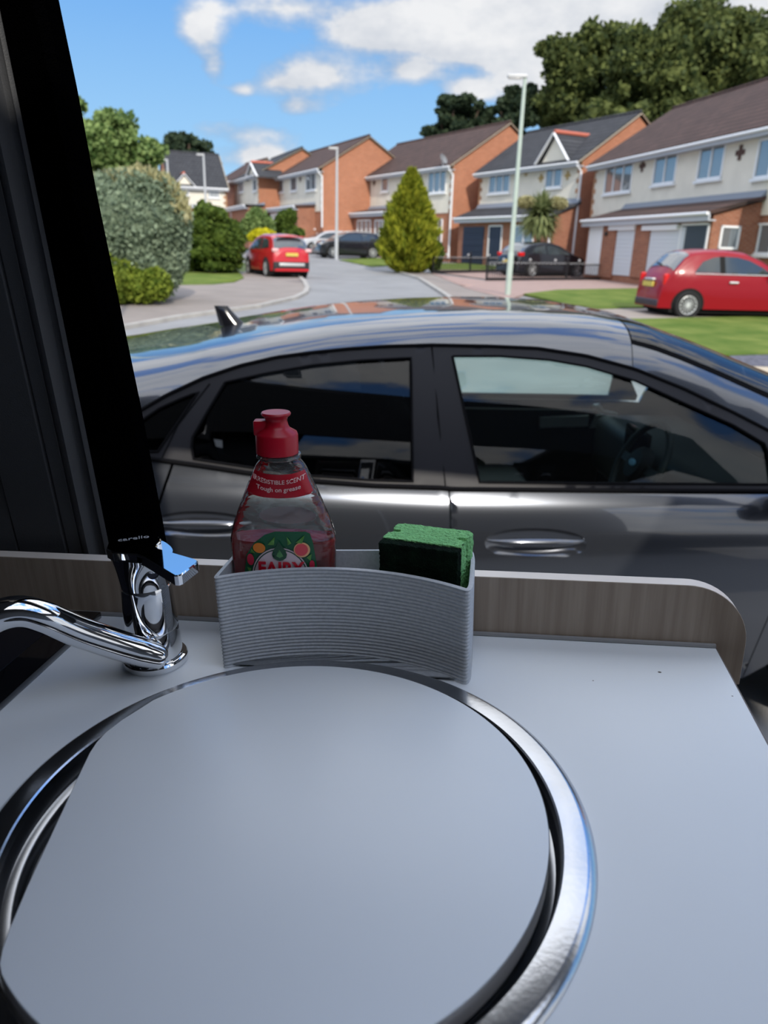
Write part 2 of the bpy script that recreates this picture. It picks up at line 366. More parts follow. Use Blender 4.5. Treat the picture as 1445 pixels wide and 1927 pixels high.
# furry black seal strip down the edge of the door opening
edge = [(1.30, .680), (1.488, .655), (1.609, .634), (1.685, .617), (1.781, .596), (1.852, .585), (1.895, .575), (2.05, .545), (2.25, .50)]
g = Geo(); V = []; F = []; zs = np.arange(1.30, 2.25, .0022); n = 0
for z in zs:
    yo = float(np.interp(z, [e[0] for e in edge], [e[1] for e in edge])); j = rnd.uniform(-.0009, .0009); yi = .640-(z-1.467)*.10
    V += [(-.258, yi+.002, z), (-.240, yi*.6+yo*.4-.006, z), (-.222+j, yo-.006, z), (-.216+j, yo, z), (-.217, yo+.03, z), (-.258, yi+.05, z)]
for i in range(len(zs)-1):
    for k in range(6): F.append((i*6+k, i*6+(k+1) % 6, (i+1)*6+(k+1) % 6, (i+1)*6+k))
g.add(V, F); tag(mk('door_seal', g, furry, M=VAN), 'black furry seal strip along the edge of the open door, behind the tap', 'door seal')

# worktop with a round cut-out
def circle(c, r, n=96): return [(c[0]+r*math.cos(2*PI*i/n), c[1]+r*math.sin(2*PI*i/n)) for i in range(n)]
wt = thing('worktop', 'pale grey laminate kitchen worktop with a round sink cut-out', 'worktop', FM)
outer = [(-1.25, 0), (0, 0), (0, -.62), (-1.25, -.62)]
g = patch(outer, .05, lambda u, v, o: (u, v, o), .028, holes=[circle(SC, .158)])
mkp('surface', g, laminate, wt, facing=(0, 0, 1))
g = Geo().box(-.0002, .0012, -.62, 0, -.028, -.0004); mk('edge_strip', g, edge_brown, wt)
g = Geo().box(-1.25, -.002, -.60, -.002, -.05, -.0285)
wm_ = P('worn_mark', (.10, .09, .08), .7)
for x_, y_, r_ in ((1241, 1265, .0011), (1116, 1281, .0005), (1378, 1310, .0005), (402, 1390, .0005), (1330, 1216, .0008)):
    q = FMi @ (VAN @ Vector(onz(R_VAN, x_, y_, WZ+(.0146 if x_ < 900 else 0)))); mk('worn_mark', Geo().lathe([(0, .00012), (r_*.7, .0001), (r_, 0)], 9, (q.x, q.y, q.z+.00005), sx=1.3), wm_, wt) if x_ > 900 else None
cab = thing('kitchen_cabinet', 'kitchen unit carcass under the pale worktop', 'cabinet', FM)
mk('side_panel', Geo().box(-.022, -.004, -.58, -.004, -.92, -.029), P('cabinet_white', (.5, .5, .5), .5), cab)
mk('side_panel', Geo().box(-1.24, -1.222, -.58, -.004, -.92, -.029), P('cabinet_white', (.5, .5, .5), .5), cab)
mk('back_panel', Geo().box(-1.24, -.004, -.012, -.004, -.92, -.036), P('cabinet_back', (.05, .045, .04), .6), cab)
mk('front_panel', Geo().box(-1.24, -.004, -.60, -.582, -.92, -.029), P('cabinet_white', (.5, .5, .5), .5), cab)

# upstand: rounded timber-look board behind the worktop
def up_poly(d=0):
    r = .050-d; x1 = .0235-d; h = .0528-d
    return [(-1.25+d, -.034), (x1, -.034)]+arc(x1-r, h-r, r, 0, 90, 14)+[(-1.25+d, h)]
us = thing('upstand', 'ash wood-grain upstand board with a rounded end behind the worktop', 'upstand', FM)
mk('board', Geo().prism(up_poly(.0004), .0006, .0140, axes=((1, 0, 0), (0, 0, 1), (0, 1, 0))), wood, us, smooth=30)
po = up_poly(0)[1:]; pi_ = up_poly(.0006)[1:]; g = Geo(); n = len(po)
V = [(p[0], y, p[1]) for p, y in [(q, .0012) for q in po]+[(q, .0135) for q in po]+[(q, .0012) for q in pi_]+[(q, .0135) for q in pi_]]
F = []
for i in range(n-1): F += [(i, i+1, n+i+1, n+i), (2*n+i, 3*n+i, 3*n+i+1, 2*n+i+1), (i, 2*n+i, 2*n+i+1, i+1), (n+i, n+i+1, 3*n+i+1, 3*n+i)]
mk('edge_band', g.add(V, F), wood_edge, us, smooth=30)
mk('sealant_bead', Geo().tube([(-1.25, -.0012, .0012), (0, -.0012, .0012)], .0022, 8), P('sealant', (.22, .22, .22), .5), us)

# sink
sk = thing('round_sink', 'round stainless steel sink let into the worktop, mostly hidden by its lid', 'sink', FM @ T((SC.x, SC.y, 0)))
mk('rim', Geo().lathe([(.1718, .0002), (.1712, .0012), (.1690, .0030), (.1672, .0040), (.1660, .0043), (.1545, .0043), (.1535, .0034), (.1528, -.003)], 180), steel, sk, smooth=20)
mk('bowl', Geo().lathe([(.1529, -.002), (.1520, -.0075), (.1508, -.0095), (.1465, -.0100), (.1448, -.0110), (.1436, -.0160), (.1425, -.0175), (.1385, -.0182), (.1368, -.0200), (.1352, -.0280), (.1325, -.0800), (.127, -.105), (.11, -.122), (.02, -.128), (.0, -.128)], 160), bowl_steel, sk, smooth=50)
mk('drain', Geo().lathe([(.03, 0), (.028, .003), (.012, .001), (0, .001)], 40, (0, 0, -.1275)), chrome, sk)

# lid: round board with one side cut straight
c = (-.0615, .337); pts = []
for i in range(97):
    a = math.radians(133.5-i*(133.5+137.5)/96); pts.append((c[0]+.1475*math.cos(a), c[1]+.1475*math.sin(a)))
pts += [(-.1735, .2425), (-.1758, .2500), (-.1775, .2600), (-.1800, .2850), (-.1855, .365), (-.1868, .388), (-.1862, .398), (-.1838, .4080), (-.1775, .4215), (-.170, .4330)]
lidp = [tuple(vf(x, y))[:2] for x, y in pts]
lid = thing('sink_cover', 'pale round laminate sink lid with one side cut off straight', 'sink lid', FM)
mk('board', Geo().prism(lidp, .0032, .0146), laminate, lid, bevel=.0005, seg=2)
cx_, cy_ = LC.x, LC.y; lp2 = [(cx_+(x-cx_)*1.003, cy_+(y-cy_)*1.003) for x, y in lidp]
n = len(lp2); g = Geo().add([(x, y, z) for z in (.0028, .0138) for x, y in lp2], [(i, (i+1) % n, n+(i+1) % n, n+i) for i in range(n)])
mk('edge_band', g, P('lid_edge_band', (.20, .185, .175), .35), lid, smooth=60)

# black glass hob lid at the left
hA, hB = vf(-.2537, .5988), vf(-.2776, .4544)
dx = (hB-hA)/(hB-hA).length; hb = thing('hob', 'black glass hob lid set in the worktop left of the tap', 'hob', FM)
hA2 = Vector((hA.x, -.006, 0)); hC = hA2+dx*.48
mk('glass_top', Geo().prism([(hA2.x, hA2.y), (hA2.x-.45, hA2.y), (hC.x-.45, hC.y), (hC.x, hC.y)], .0004, .0062), P('black_glass', (.004, .004, .006), .08, coat=.6), hb, bevel=.0012)
mk('inner_frame', Geo().prism([(hA2.x-.028, hA2.y-.03), (hA2.x-.42, hA2.y-.03), (hC.x-.42, hC.y+.03), (hC.x-.028, hC.y+.03)], .006, .0066), P('hob_frame', (.012, .012, .016), .3), hb)

# ---------------------------------------------------------------- tap
TM = VAN @ T((-.1845, .5215, WZ)); tp = thing('mixer_tap', 'chrome single lever mixer tap standing behind the sink', 'tap', TM)
mk('base_ring', Geo().lathe([(.0, 0), (.0245, 0), (.0250, .001), (.0250, .0050), (.0242, .0062), (.0222, .0064), (.0218, .0075), (.0, .0078)], 64), chrome, tp, smooth=25)
mk('lower_body', Geo().lathe([(.0, .006), (.0212, .0065), (.0215, .0085), (.0204, .0300), (.0202, .0310), (.0, .0310)], 64), chrome, tp, smooth=25)
mk('body', Geo().lathe([(.0, .0305), (.0202, .0305), (.0204, .0315), (.0190, .066), (.0187, .0670), (.0183, .0680), (.0, .068)], 64), chrome, tp, smooth=25)
def vt(x, y, z): return (x+.1845, y-.5215, z-WZ)
hp = [(-.2060, .5100), (-.2085, .5200), (-.2065, .5300), (-.2010, .5375), (-.1920, .5420), (-.1830, .5405), (-.1755, .5355), (-.1705, .5285), (-.1690, .5215), (-.1696, .5160), (-.1690, .5115), (-.1665, .5080), (-.1345, .4850), (-.1315, .4815), (-.1312, .4775), (-.1372, .4590), (-.1392, .4570), (-.1420, .4575), (-.1740, .4935), (-.1800, .4980), (-.1900, .5000), (-.1990, .5030)]
hp3 = [vt(x, y, 0)[:2] for x, y in hp]
def zt(x, y): return .1020+max(0, -(x*.0)+(x-.012))*(.03)    # lever rises slightly towards its tip
g = Geo(); n = len(hp3); cxh = sum(p[0] for p in hp3)/n; cyh = sum(p[1] for p in hp3)/n
def ring(off, dz, th=0):
    out = []
    for i, (x, y) in enumerate(hp3):
        a = Vector(hp3[i-1]); b = Vector(hp3[(i+1) % n]); t = (b-a).normalized(); nn = Vector((t.y, -t.x))*-1
        if (Vector((x, y))+nn*.001-Vector((cxh, cyh))).length < (Vector((x, y))-Vector((cxh, cyh))).length and False: nn = -nn
        out.append((x+nn.x*off, y+nn.y*off, zt(x, y)+dz))
    return out
sg = sum(hp3[i][0]*hp3[(i+1) % n][1]-hp3[(i+1) % n][0]*hp3[i][1] for i in range(n)); s_ = 1 if sg < 0 else -1
R_ = [ring(-s_*-.0006*0, -.0075), ring(0, -.0070), ring(0, -.0008), ring(s_*-.0008, 0)]
V = [p for r in R_ for p in r]; F = []
for j in range(3):
    for i in range(n): F.append((j*n+i, j*n+(i+1) % n, (j+1)*n+(i+1) % n, (j+1)*n+i))
F += [tuple(range(n)), tuple(range(3*n, 4*n))]
mk('lever', g.add(V, F), chrome, tp, smooth=25)
# head under the lever: blends the round body into the lever's outline
g = Geo(); V = []; F = []; K = 48
for j, t in enumerate(np.linspace(0, 1, 9)):
    for k in range(K):
        a = 2*PI*k/K; r0 = .0186; hx, hy = math.cos(a), math.sin(a)
        r1 = .0215+(.010*max(0, math.cos(a+.72))**3)
        r = r0+(r1-r0)*t**1.6; V.append((hx*r-.002*t, hy*r, .0680+.0280*t))
for j in range(8):
    for k in range(K): F.append((j*K+k, j*K+(k+1) % K, (j+1)*K+(k+1) % K, (j+1)*K+k))
F += [tuple(range(K))[::-1], tuple(8*K+k for k in range(K))]
mk('head', g.add(V, F), chrome, tp, smooth=40)
d = Vector((math.cos(-.95), math.sin(-.95), 0)); q = d*.0205+Vector((0, 0, .084))
mk('indicator', Geo().tube([q, q+d*.0022, q+d*.0026], [.0045, .0045, .0036], 24), P('indicator_dark', (.03, .03, .04), .1, metal=.8), tp)
sp_px = [(312, 1241, .497), (300, 1237, .4955), (270, 1228, .493), (230, 1216, .488), (190, 1203, .482), (150, 1189, .476), (110, 1172, .470), (80, 1160, .465), (40, 1151, .460), (0, 1158, .455), (-50, 1185, .45)]
path = [vt(*ony(R_VAN, x, y, Y)) for x, y, Y in sp_px]; rr = [.003, .0088, .0108, .0112, .0112, .0112, .0112, .0112, .0112, .0112, .0112]
fine = []; fr = []
for i in range(len(path)-1):
    for t in np.linspace(0, 1, 5)[:-1]:
        p0, p1, p2, p3 = [np.array(path[max(0, min(len(path)-1, i+k))]) for k in (-1, 0, 1, 2)]
        fine.append(.5*((2*p1)+(-p0+p2)*t+(2*p0-5*p1+4*p2-p3)*t*t+(-p0+3*p1-3*p2+p3)*t**3)); fr.append(rr[i]+(rr[i+1]-rr[i])*(1-(1-t)**2 if i == 0 else t))
mk('spout', Geo().tube(fine, fr, 40), chrome, tp, smooth=50)
g = text_geo('carello', .0085, .0001); g.xf(T((-.0065, .0055, .1021)) @ Rz(math.radians(18)))
mk('engraved_lettering', g, P('engraving', (.35, .36, .38), .5, metal=.6), tp, smooth=0)

# ---------------------------------------------------------------- caddy
CM = VAN @ T((-.03, .52, WZ+.0003)); cd = thing('sink_caddy', 'grey ribbed 3D-printed sink caddy curved round the sink rim', 'caddy', CM)
fl = []
scx, scy = -.059, .342
for x in np.linspace(-.1265, .0590, 40): fl.append((x, scy+math.sqrt(.1785**2-(x-scx)**2)))
fl[0] = (-.1275, .5060)
backl = [(-.1195, .5610), (.0700, .5530)]
outl = [(x, y) for x, y in fl]+[(.0625, .4840)]+[(.0695, .530)]+[(.0705, .5480), (.0685, .5520), (.0650, .5530)]+[(-.1150, .5610), (-.1190, .5595), (-.1205, .5560)]+[(-.1285, .5100)]
outl = [(x+.03, y-.52) for x, y in outl]; outl = densify(outl, .004); no = len(outl)
area = sum(outl[i][0]*outl[(i+1) % no][1]-outl[(i+1) % no][0]*outl[i][1] for i in range(no)); sgn = 1 if area > 0 else -1
# local normals with a little smoothing of the corners
for _ in range(2): outl = [tuple((np.array(outl[i-1])+2*np.array(outl[i])+np.array(outl[(i+1) % no]))/4) for i in range(no)]
nrm = []
for i in range(no):
    t = np.array(outl[(i+1) % no])-np.array(outl[i-1]); t /= np.linalg.norm(t); nrm.append(np.array([t[1], -t[0]])*sgn)
H = .0770; NR = 26; zz = np.linspace(0, H, NR*5+1); V = []; F = []; m_ = len(zz)
for z in zz:
    o = .00045*math.cos(2*PI*z/H*NR)
    for i in range(no): V.append((outl[i][0]+nrm[i][0]*o, outl[i][1]+nrm[i][1]*o, z))
for j in range(m_-1):
    for i in range(no): F.append((j*no+i, j*no+(i+1) % no, (j+1)*no+(i+1) % no, (j+1)*no+i))
b0 = len(V)
for z in (H+.0005, H+.0005, H-.001, .0025):
    k = {0: -.0006}.get(len(V)-b0, -.0028)
    for i in range(no): V.append((outl[i][0]+nrm[i][0]*k, outl[i][1]+nrm[i][1]*k, z))
tiers = [(m_-1)*no, b0, b0+no, b0+2*no, b0+3*no]
for a, b in zip(tiers, tiers[1:]):
    for i in range(no): F.append((a+i, a+(i+1) % no, b+(i+1) % no, b+i))
F.append(tuple(range(no))[::-1]); F.append(tuple(b0+3*no+i for i in range(no)))
plas = P('grey_speckled_plastic', (.46, .485, .515), .5, vary=.08, vscale=350, bump=.08, bscale=500)
mk('ribbed_wall', Geo().add(V, F), plas, cd, smooth=60)

# ---------------------------------------------------------------- sponge
ua = math.radians(-22); SM = VAN @ T((-.0045, .5265, WZ+.0075)) @ Rz(ua); sg_ = thing('sponge', 'green foam sponge with a dark scouring face, standing in the caddy', 'sponge', SM)
w = .063; foam = P('green_foam', (.30, .72, .29), .9, spec=.1, vary=.10, vscale=160, bump=.9, bscale=420)
def wob(g, a=.0005):
    g.v = [(x+rnd.uniform(-a, a), y+rnd.uniform(-a, a), z+rnd.uniform(-a, a)) for x, y, z in g.v]; return g
sec = [(0, .0085), (w, .0085), (w+.0005, .0200), (w-.007, .0225), (w-.0085, .0250), (w-.007, .0272), (w-.001, .0275), (w+.001, .032), (w+.001, .038), (w-.003, .0425), (.006, .0425), (.001, .039), (0, .032), (.002, .028), (.0075, .0272), (.009, .0250), (.0075, .0225), (0, .0205)]
def block(sec, h, step):
    base = patch(sec, step, lambda u, v, o: (u, v, h+o), 0); g = Geo().add(base.v, base.f); P_ = densify(sec, step); n = len(P_); zs = np.linspace(0, h, max(2, int(h/step))); k = len(zs)
    g.add([(x, y, z) for z in zs for x, y in P_], [(j*n+i, j*n+(i+1) % n, (j+1)*n+(i+1) % n, (j+1)*n+i) for j in range(k-1) for i in range(n)]); return g
def mkw(name, g, mat, par, a):
    o = mk(name, g, mat, par, smooth=70)
    for v in o.data.vertices: v.co += Vector([rnd.uniform(-a, a) for _ in range(3)])
    return o
mkw('foam', block(sec, .0895, .0022), foam, sg_, .00035)
scour = P('scouring_pad', (.012, .035, .018), .95, spec=.1, c2=(.004, .008, .006), vscale=60, bump=1.0, bscale=900)
mkw('scouring_pad', block([(.0003, -.0005), (w-.0005, -.0005), (w-.0003, .0086), (.0003, .0086)], .0885, .0018), scour, sg_, .0005)

# ---------------------------------------------------------------- washing-up bottle
BM = VAN @ T((-.0815, .5418, WZ+.0078)) @ Matrix.Rotation(math.radians(1.6), 4, 'Y') @ Rz(math.radians(-1)); bt = thing('washing_up_bottle', 'clear bottle of red washing-up liquid with a red cap, standing in the caddy', 'bottle', BM)
prof = [(0, .030, .012), (.002, .036, .0155), (.007, .0385, .0145), (.02, .0400, .0148), (.05, .0405, .0150), (.075, .0410, .0152), (.087, .0412, .0155), (.095, .0398, .0156), (.105, .0365, .0156), (.117, .0318, .0156), (.126, .0280, .0155), (.135, .0242, .0153), (.145, .0198, .0150), (.1495, .0172, .0147), (.1515, .0150, .0142), (.1525, .0140, .0138), (.156, .0138, .0138)]
za, aa, ba = zip(*prof)
def hw(z): return float(np.interp(z, za, aa))
def hd(z): return float(np.interp(z, za, ba))
def bott(zs, inset=0, n=64, closed=True):
    g = Geo(); V = []; F = []
    for z in zs:
        a, b = hw(z)-inset, hd(z)-inset; e = 2.5 if z < .14 else 2
        for k in range(n):
            th = 2*PI*k/n; c, s = math.cos(th), math.sin(th); V.append((a*math.copysign(abs(c)**(2/e), c), b*math.copysign(abs(s)**(2/e), s), z+(inset if z == zs[0] else 0)))
    for j in range(len(zs)-1):
        for k in range(n): F.append((j*n+k, j*n+(k+1) % n, (j+1)*n+(k+1) % n, (j+1)*n+k))
    F.append(tuple(range(n))[::-1])
    if closed: F.append(tuple((len(zs)-1)*n+k for k in range(n)))
    return g.add(V, F)
def clean(a): return sorted(set(round(float(x), 5) for x in a))
shell_m = glassy('clear_bottle_plastic', (.90, .93, .92), 1.6, bump=.30, bscale=28, rough=.06, stretch=(1, 1, 2.2), haze=.04)
mk('bottle_body', bott(clean(list(np.linspace(0, .156, 60))), 0, closed=False), shell_m, bt, smooth=60)
liq = P('red_liquid', (.80, .002, .010), .08, trans=.4, ior=1.2, spec=.2)
LV = .0890
mk('liquid', bott(clean(list(np.linspace(0.001, LV, 36))), .0008), liq, bt, smooth=60)
cap_m = P('red_cap_plastic', (.40, .004, .018), .34, spec=.5)
capg = Geo().lathe([(.0, .156), (.0148, .156), (.0158, .1565), (.0158, .1700), (.0150, .1722), (.0100, .1752), (.0088, .1775), (.0080, .1810), (.0086, .1835), (.0106, .1850), (.0110, .1862), (.0104, .1872), (.0060, .1868), (.0, .1867)], 56, (-.002, 0, 0))
mk('cap', capg, cap_m, bt, smooth=40)
mk('cap_hinge', Geo().box(-.0185, -.0085, -.005, .005, .1700, .1812), cap_m, bt, bevel=.0012)
mk('neck_ring', Geo().lathe([(.0140, .1530), (.0168, .1532), (.0170, .1545), (.0165, .1556), (.0140, .1558)], 56, (-.001, 0, 0)), shell_m, bt)
def onb(x, z, off):
    a, b = hw(z)+off, hd(z)+off; e = 2.5 if z < .14 else 2
    return (x, -b*max(0, 1-abs(x/a)**e)**(1/e), z)
def lab(name, poly, mat, off, step=.002, par=None):
    g = patch(poly, step, lambda u, v, o: onb(u, v, off)); return mkp(name, g, mat, par or bt, facing=(0, -1, 0))
def lab_text(name, s, size, x, z, mat, off, bold=0, arcf=None, sx=1, par=None):
    g = text_geo(s, size, 0, bold=bold, sx=sx); g2 = Geo(); g2.add([onb(px+x, pz+z+(arcf(px) if arcf else 0), off) for px, pz, _ in g.v], g.f); return mkp(name, g2, mat, par or bt, facing=(0, -1, 0))
red_l = P('label_red', (.42, .008, .02), .35); white_l = P('label_white', (.62, .50, .54), .4); cream_t = P('label_text_pale', (.75, .55, .52), .4)
green_l = P('label_green', (.008, .105, .042), .35); green2 = P('label_leaf_green', (.10, .26, .05), .4)
zb0, zb1 = .1285, .1450
band = [(-hw(zb1)+.0010, zb1), (-.010, zb1-.0012), (0, zb1-.0016), (.010, zb1-.0012), (hw(zb1)-.0010, zb1), (hw(zb0)-.002, zb0+.001), (hw(zb0)-.0035, zb0-.001), (.012, zb0-.0027), (0, zb0-.0033), (-.012, zb0-.0027), (-hw(zb0)+.0035, zb0-.001), (-hw(zb0)+.002, zb0+.001)]
nb = lab('neck_label', band, red_l, .0004, .0015)
lab_text('lettering', 'IRRESISTIBLE SCENT', .0044, 0, .1362, cream_t, .0011, .00004, lambda x: x*x*9, 1.0, nb)
lab_text('lettering', 'Tough on grease', .0048, 0, .1303, cream_t, .0011, .00006, lambda x: x*x*9, 1.02, nb)
fl_poly = [(.0245, .010), (.0275, .045), (.0270, .066), (.0245, .0850), (.0225, .0925), (.0190, .0943), (-.004, .0945), (-.012, .0915), (-.0205, .0845), (-.0270, .0740), (-.0300, .055), (-.0300, .030), (-.027, .010)]
fl_poly = [(x, z+.0043) for x, z in fl_poly]
fb = lab('front_label', fl_poly, green_l, .0004)
def ell(cx, cz, rx, rz, n=40, a0=0): return [(cx+rx*math.cos(2*PI*i/n+a0), cz+rz*math.sin(2*PI*i/n+a0)) for i in range(n)]
lab('label_roundel_border', ell(-.001, 0.0605, .0232, .0262), P('label_dark_green', (.006, .06, .03), .4), .0006, .003, fb)
lab('label_roundel_border', ell(-.001, 0.0605, .0222, .0250), white_l, .0008, .003, fb)
lab('label_roundel_border', ell(-.001, 0.0605, .0213, .0240), P('label_dark_green', (.006, .06, .03), .4), .0010, .003, fb)
lab('label_roundel', ell(-.001, 0.0605, .0205, .0232), white_l, .0012, .003, fb)
lab_text('brand_lettering', 'FAIRY', .0155, -.0005, .0632, P('label_letter_red', (.50, .004, .02), .35), .0022, .0005, None, .88, fb)
drop = [(-.001, .0895), (.0010, .0855), (.0035, .0820), (.0048, .0785), (.0040, .0755), (.0015, .0735), (-.001, .0730), (-.0035, .0735), (-.0060, .0755), (-.0068, .0785), (-.0055, .0820), (-.0030, .0855)]
lab('drop_motif', [(x, z+.002) for x, z in drop], P('label_drop_green', (.01, .07, .03), .2), .0018, .002, fb)
lab('drop_motif', [(-.001, .0845), (.0008, .0815), (.0020, .0790), (-.001, .0775), (-.0035, .0790), (-.0025, .0815)], P('label_drop_light', (.08, .25, .08), .2), .0020, .002, fb)
lab('orange_motif', ell(-.0165, 0.0853, .0048, .0042), P('label_orange', (.75, .22, .02), .4), .0016, .002, fb)
lab('grapefruit_motif', ell(.0162, 0.0840, .0062, .0062), P('label_peel', (.85, .45, .22), .4), .0014, .002, fb)
lab('grapefruit_motif', ell(.0158, 0.0842, .0050, .0050), P('label_pulp', (.72, .08, .10), .4), .0017, .002, fb)
lab('raspberry_motif', ell(-.0238, 0.0750, .0028, .0048), P('label_raspberry', (.55, .02, .06), .4), .0014, .002, fb)
lab('raspberry_motif', ell(.0235, 0.0710, .0020, .0040), P('label_raspberry', (.55, .02, .06), .4), .0014, .002, fb)
for q in ([(-.010, .0835), (-.004, .0905), (-.005, .0835)], [(.005, .0905), (.0085, .0850), (.0055, .0835)], [(.0115, .0855), (.0185, .0915), (.0165, .0850)], [(.0195, .0730), (.0235, .0760), (.0225, .0700)], [(-.0225, .0800), (-.0195, .0760), (-.0235, .0765)], [(-.0270, .0640), (-.0235, .0630), (-.0250, .0590)]):
    lab('leaf_motif', [(x, z+.0045) for x, z in q], green2, .0015, .003, fb)
bl = [(hw(.1)*.60*math.cos(a)*1+.002, .1010+.0075*math.sin(a)) for a in np.linspace(0, 2*PI, 28)[:-1]]
g = patch(bl, .002, lambda u, v, o: (u, -onb(u, v, 0)[1]-.0012, v)); mkp('back_label', g, P('label_back', (.62, .60, .60), .5), bt, facing=(0, -1, 0))
# ================================================================ the dark grey car alongside
paint = P('metallic_grey_paint', (.080, .087, .102), .20, metal=.75, coat=1.0, coat_ior=1.75)
trim_sat = P('satin_black_trim', (.020, .020, .024), .42, spec=.22)
trim_gl = P('black_rubber', (.004, .004, .005), .8, spec=.1)
cab_in = P('cabin_black', (.006, .007, .008), .6)
cab_grey = P('cabin_charcoal', (.03, .036, .036), .55)
cab_light = P('cabin_lining', (.30, .33, .31), .8)
privacy = glassy('privacy_glass', (.10, .11, .12), 1.5)
clear_gl = glassy('tinted_glass', (.74, .86, .82), 1.5)
silver = P('silver_trim', (.62, .64, .64), .4, metal=.4)

YAW = math.radians(4.0); HW = .865
Pb = ony(R_OUT, 845, 924, 2.40)
ex = Vector((math.cos(YAW), math.sin(YAW), 0)); ey = Vector((math.sin(YAW), -math.cos(YAW), 0))   # ey points at the van
Oc = Vector((Pb[0], Pb[1], 0))-ey*HW
CARM = Matrix(((ex.x, -ey.x, 0, Oc.x), (ex.y, -ey.y, 0, Oc.y), (0, 0, 1, 0), (0, 0, 0, 1)))  # car frame: x forward, y away from the van
CARi = CARM.inverted()
def lerp(x, xs, ys): return float(np.interp(x, xs, ys))
def zbelt(X): return lerp(X, [-2.0, -1.1, -.6, 0, 1.3, 2.3], [1.03, 1.03, .995, .975, .965, .93])
def side(X, z):
    """half-width of the body side at station X, height z"""
    zb = zbelt(X)
    if z >= zb:
        t = z-zb; v = HW-.012-.34*t-.26*t*t
        v -= (.07*max(0, -X-.55)**2+.04*max(0, X-.25)**2)*min(1, t/.25)
    else:
        t = zb-z
        v = HW-.012+.060*(1-math.exp(-t/.080))-.030*max(0, t-.16)-.06*max(0, t-.45)
    v -= .10*max(0, abs(X+.15)-1.35)**2
    return v
def car_ray(px, py, off=0):
    d = ray(R_OUT, px, py); lo, hi_ = .35, 1.9
    o = CARi @ Vector(EYE); dd = CARi.to_3x3() @ Vector(d)
    def f(t):
        p = o+dd*t; return (-p.y)-side(p.x, p.z)-off        # -y is towards the van
    t = 1.0; last = f(t)
    while t < 6:
        t2 = t+.02; v = f(t2)
        if (v < 0) != (last < 0):
            a, b = t, t2
            for _ in range(24):
                m = (a+b)/2
                if (f(m) < 0) == (last < 0): a = m
                else: b = m
            p = o+dd*a; return (p.x, p.z)
        t = t2; last = v
    return None
def car_mid(px, py, y=0.0):
    d = ray(R_OUT, px, py); o = CARi @ Vector(EYE); dd = CARi.to_3x3() @ Vector(d); t = (y-o.y)/dd.y; p = o+dd*t; return (p.x, p.z)
def cp(pts): return [car_ray(*p) for p in pts]
def fs(u, v, o): return (u, -(side(u, v)+o), v)
def fsm(off): return lambda u, v, o: (u, -(side(u, v)+off+o), v)
def ffar(off): return lambda u, v, o: (u, (side(u, v)+off+o), v)

top_line = [(252.5, 778), (314, 742), (383, 710), (451, 687), (520, 671), (588, 662), (657, 655), (725, 650.5), (812, 648), (918, 650), (1010, 654), (1102, 668), (1194, 693), (1286, 730), (1378, 774), (1445, 808.5)]
tl = [car_ray(*p) for p in top_line]
tx = [-2.2, -1.75, -1.45]+[p[0] for p in tl]; tz = [.90, .96, 1.02]+[p[1] for p in tl]
if tx[3] < -1.4: pass
k = (tl[-1][1]-tl[-2][1])/(tl[-1][0]-tl[-2][0])
tx += [tl[-1][0]+.25, tl[-1][0]+.42, 2.2, 2.45]; tz += [max(.98, tl[-1][1]+k*.25), .955, .86, .72]
o_ = np.argsort(tx); tx = [tx[i] for i in o_]; tz = [tz[i] for i in o_]
def zc(X): return lerp(X, tx, tz)
sil = [(223, 640), (300, 628), (391, 616), (440, 606), (540, 590), (620, 578), (700, 571), (780, 566), (860, 563), (950, 563), (1038, 567), (1111, 578), (1194, 608), (1268, 638), (1355, 673), (1445, 721)]
sl = [car_mid(x, y, .12) for x, y in sil]
print('top line', [(round(a, 2), round(b, 2)) for a, b in tl]); print('sil', [(round(a, 2), round(b, 2)) for a, b in sl])
rx_ = [-2.25, -2.15, -1.95]+[p[0] for p in sl if p[0] > -1.85]+[sl[-1][0]+.12, 2.0, 2.4]; rz_ = [.80, 1.05, 1.24]+[p[1] for p in sl if p[0] > -1.85]+[1.03, .92, .74]
def zr(X): return lerp(X, rx_, rz_)
XS = -2.15
puma = thing('parked_car', 'dark grey compact crossover parked right beside the van, filling the view past the worktop', 'car', CARM)
# ---- windows and bands from the side view
qg = cp([(258, 797), (300, 768), (340, 750), (374, 737), (345, 780), (298, 849), (268, 849)])
rg = cp([(424, 719), (497, 703), (588, 687), (680, 678), (773, 673), (774.5, 790), (776.5, 905.5), (700, 903), (588, 895), (474, 879.5), (364.5, 863), (361, 840), (363, 822), (390, 775)])
fg = cp([(851, 670), (941, 670), (1033, 677), (1102, 689), (1194, 716), (1286, 758), (1378, 799), (1437, 834), (1444, 850), (1452, 911), (1300, 909.5), (1100, 909), (902, 907), (890, 850), (872, 767)])
belt_top = [(268.5, 852), (364.5, 866), (474, 883), (588, 898), (702, 908), (776.5, 910), (902, 911), (1240, 913), (1445, 914), (1500, 915)]
belt_bot = [(268.5, 865), (383, 881), (474, 895), (588, 908.6), (702.5, 918), (839.5, 922), (849, 924.5), (1056, 926), (1240, 927), (1350, 927.5), (1450, 928), (1500, 928)]
bt_ = cp(belt_top[:-1]); bb_ = cp(belt_bot[:-1])
fend = (tl[-1][0]+.16, .975)
top_ext = tl+[(tl[-1][0]+.07, tl[-1][1]-.05), (fend[0], 1.0)]
r0 = (tl[0][0]-.06, tl[0][1]-.055)
frame_all = [r0]+top_ext+[(fend[0]+.0, bb_[-1][1])]+bb_[::-1]+[(r0[0], bb_[0][1]+.01)]
mkp('window_surround', patch(frame_all, .035, fsm(.004), .02, holes=[qg, rg, fg]), trim_sat, puma, facing=(0, -1, 0))
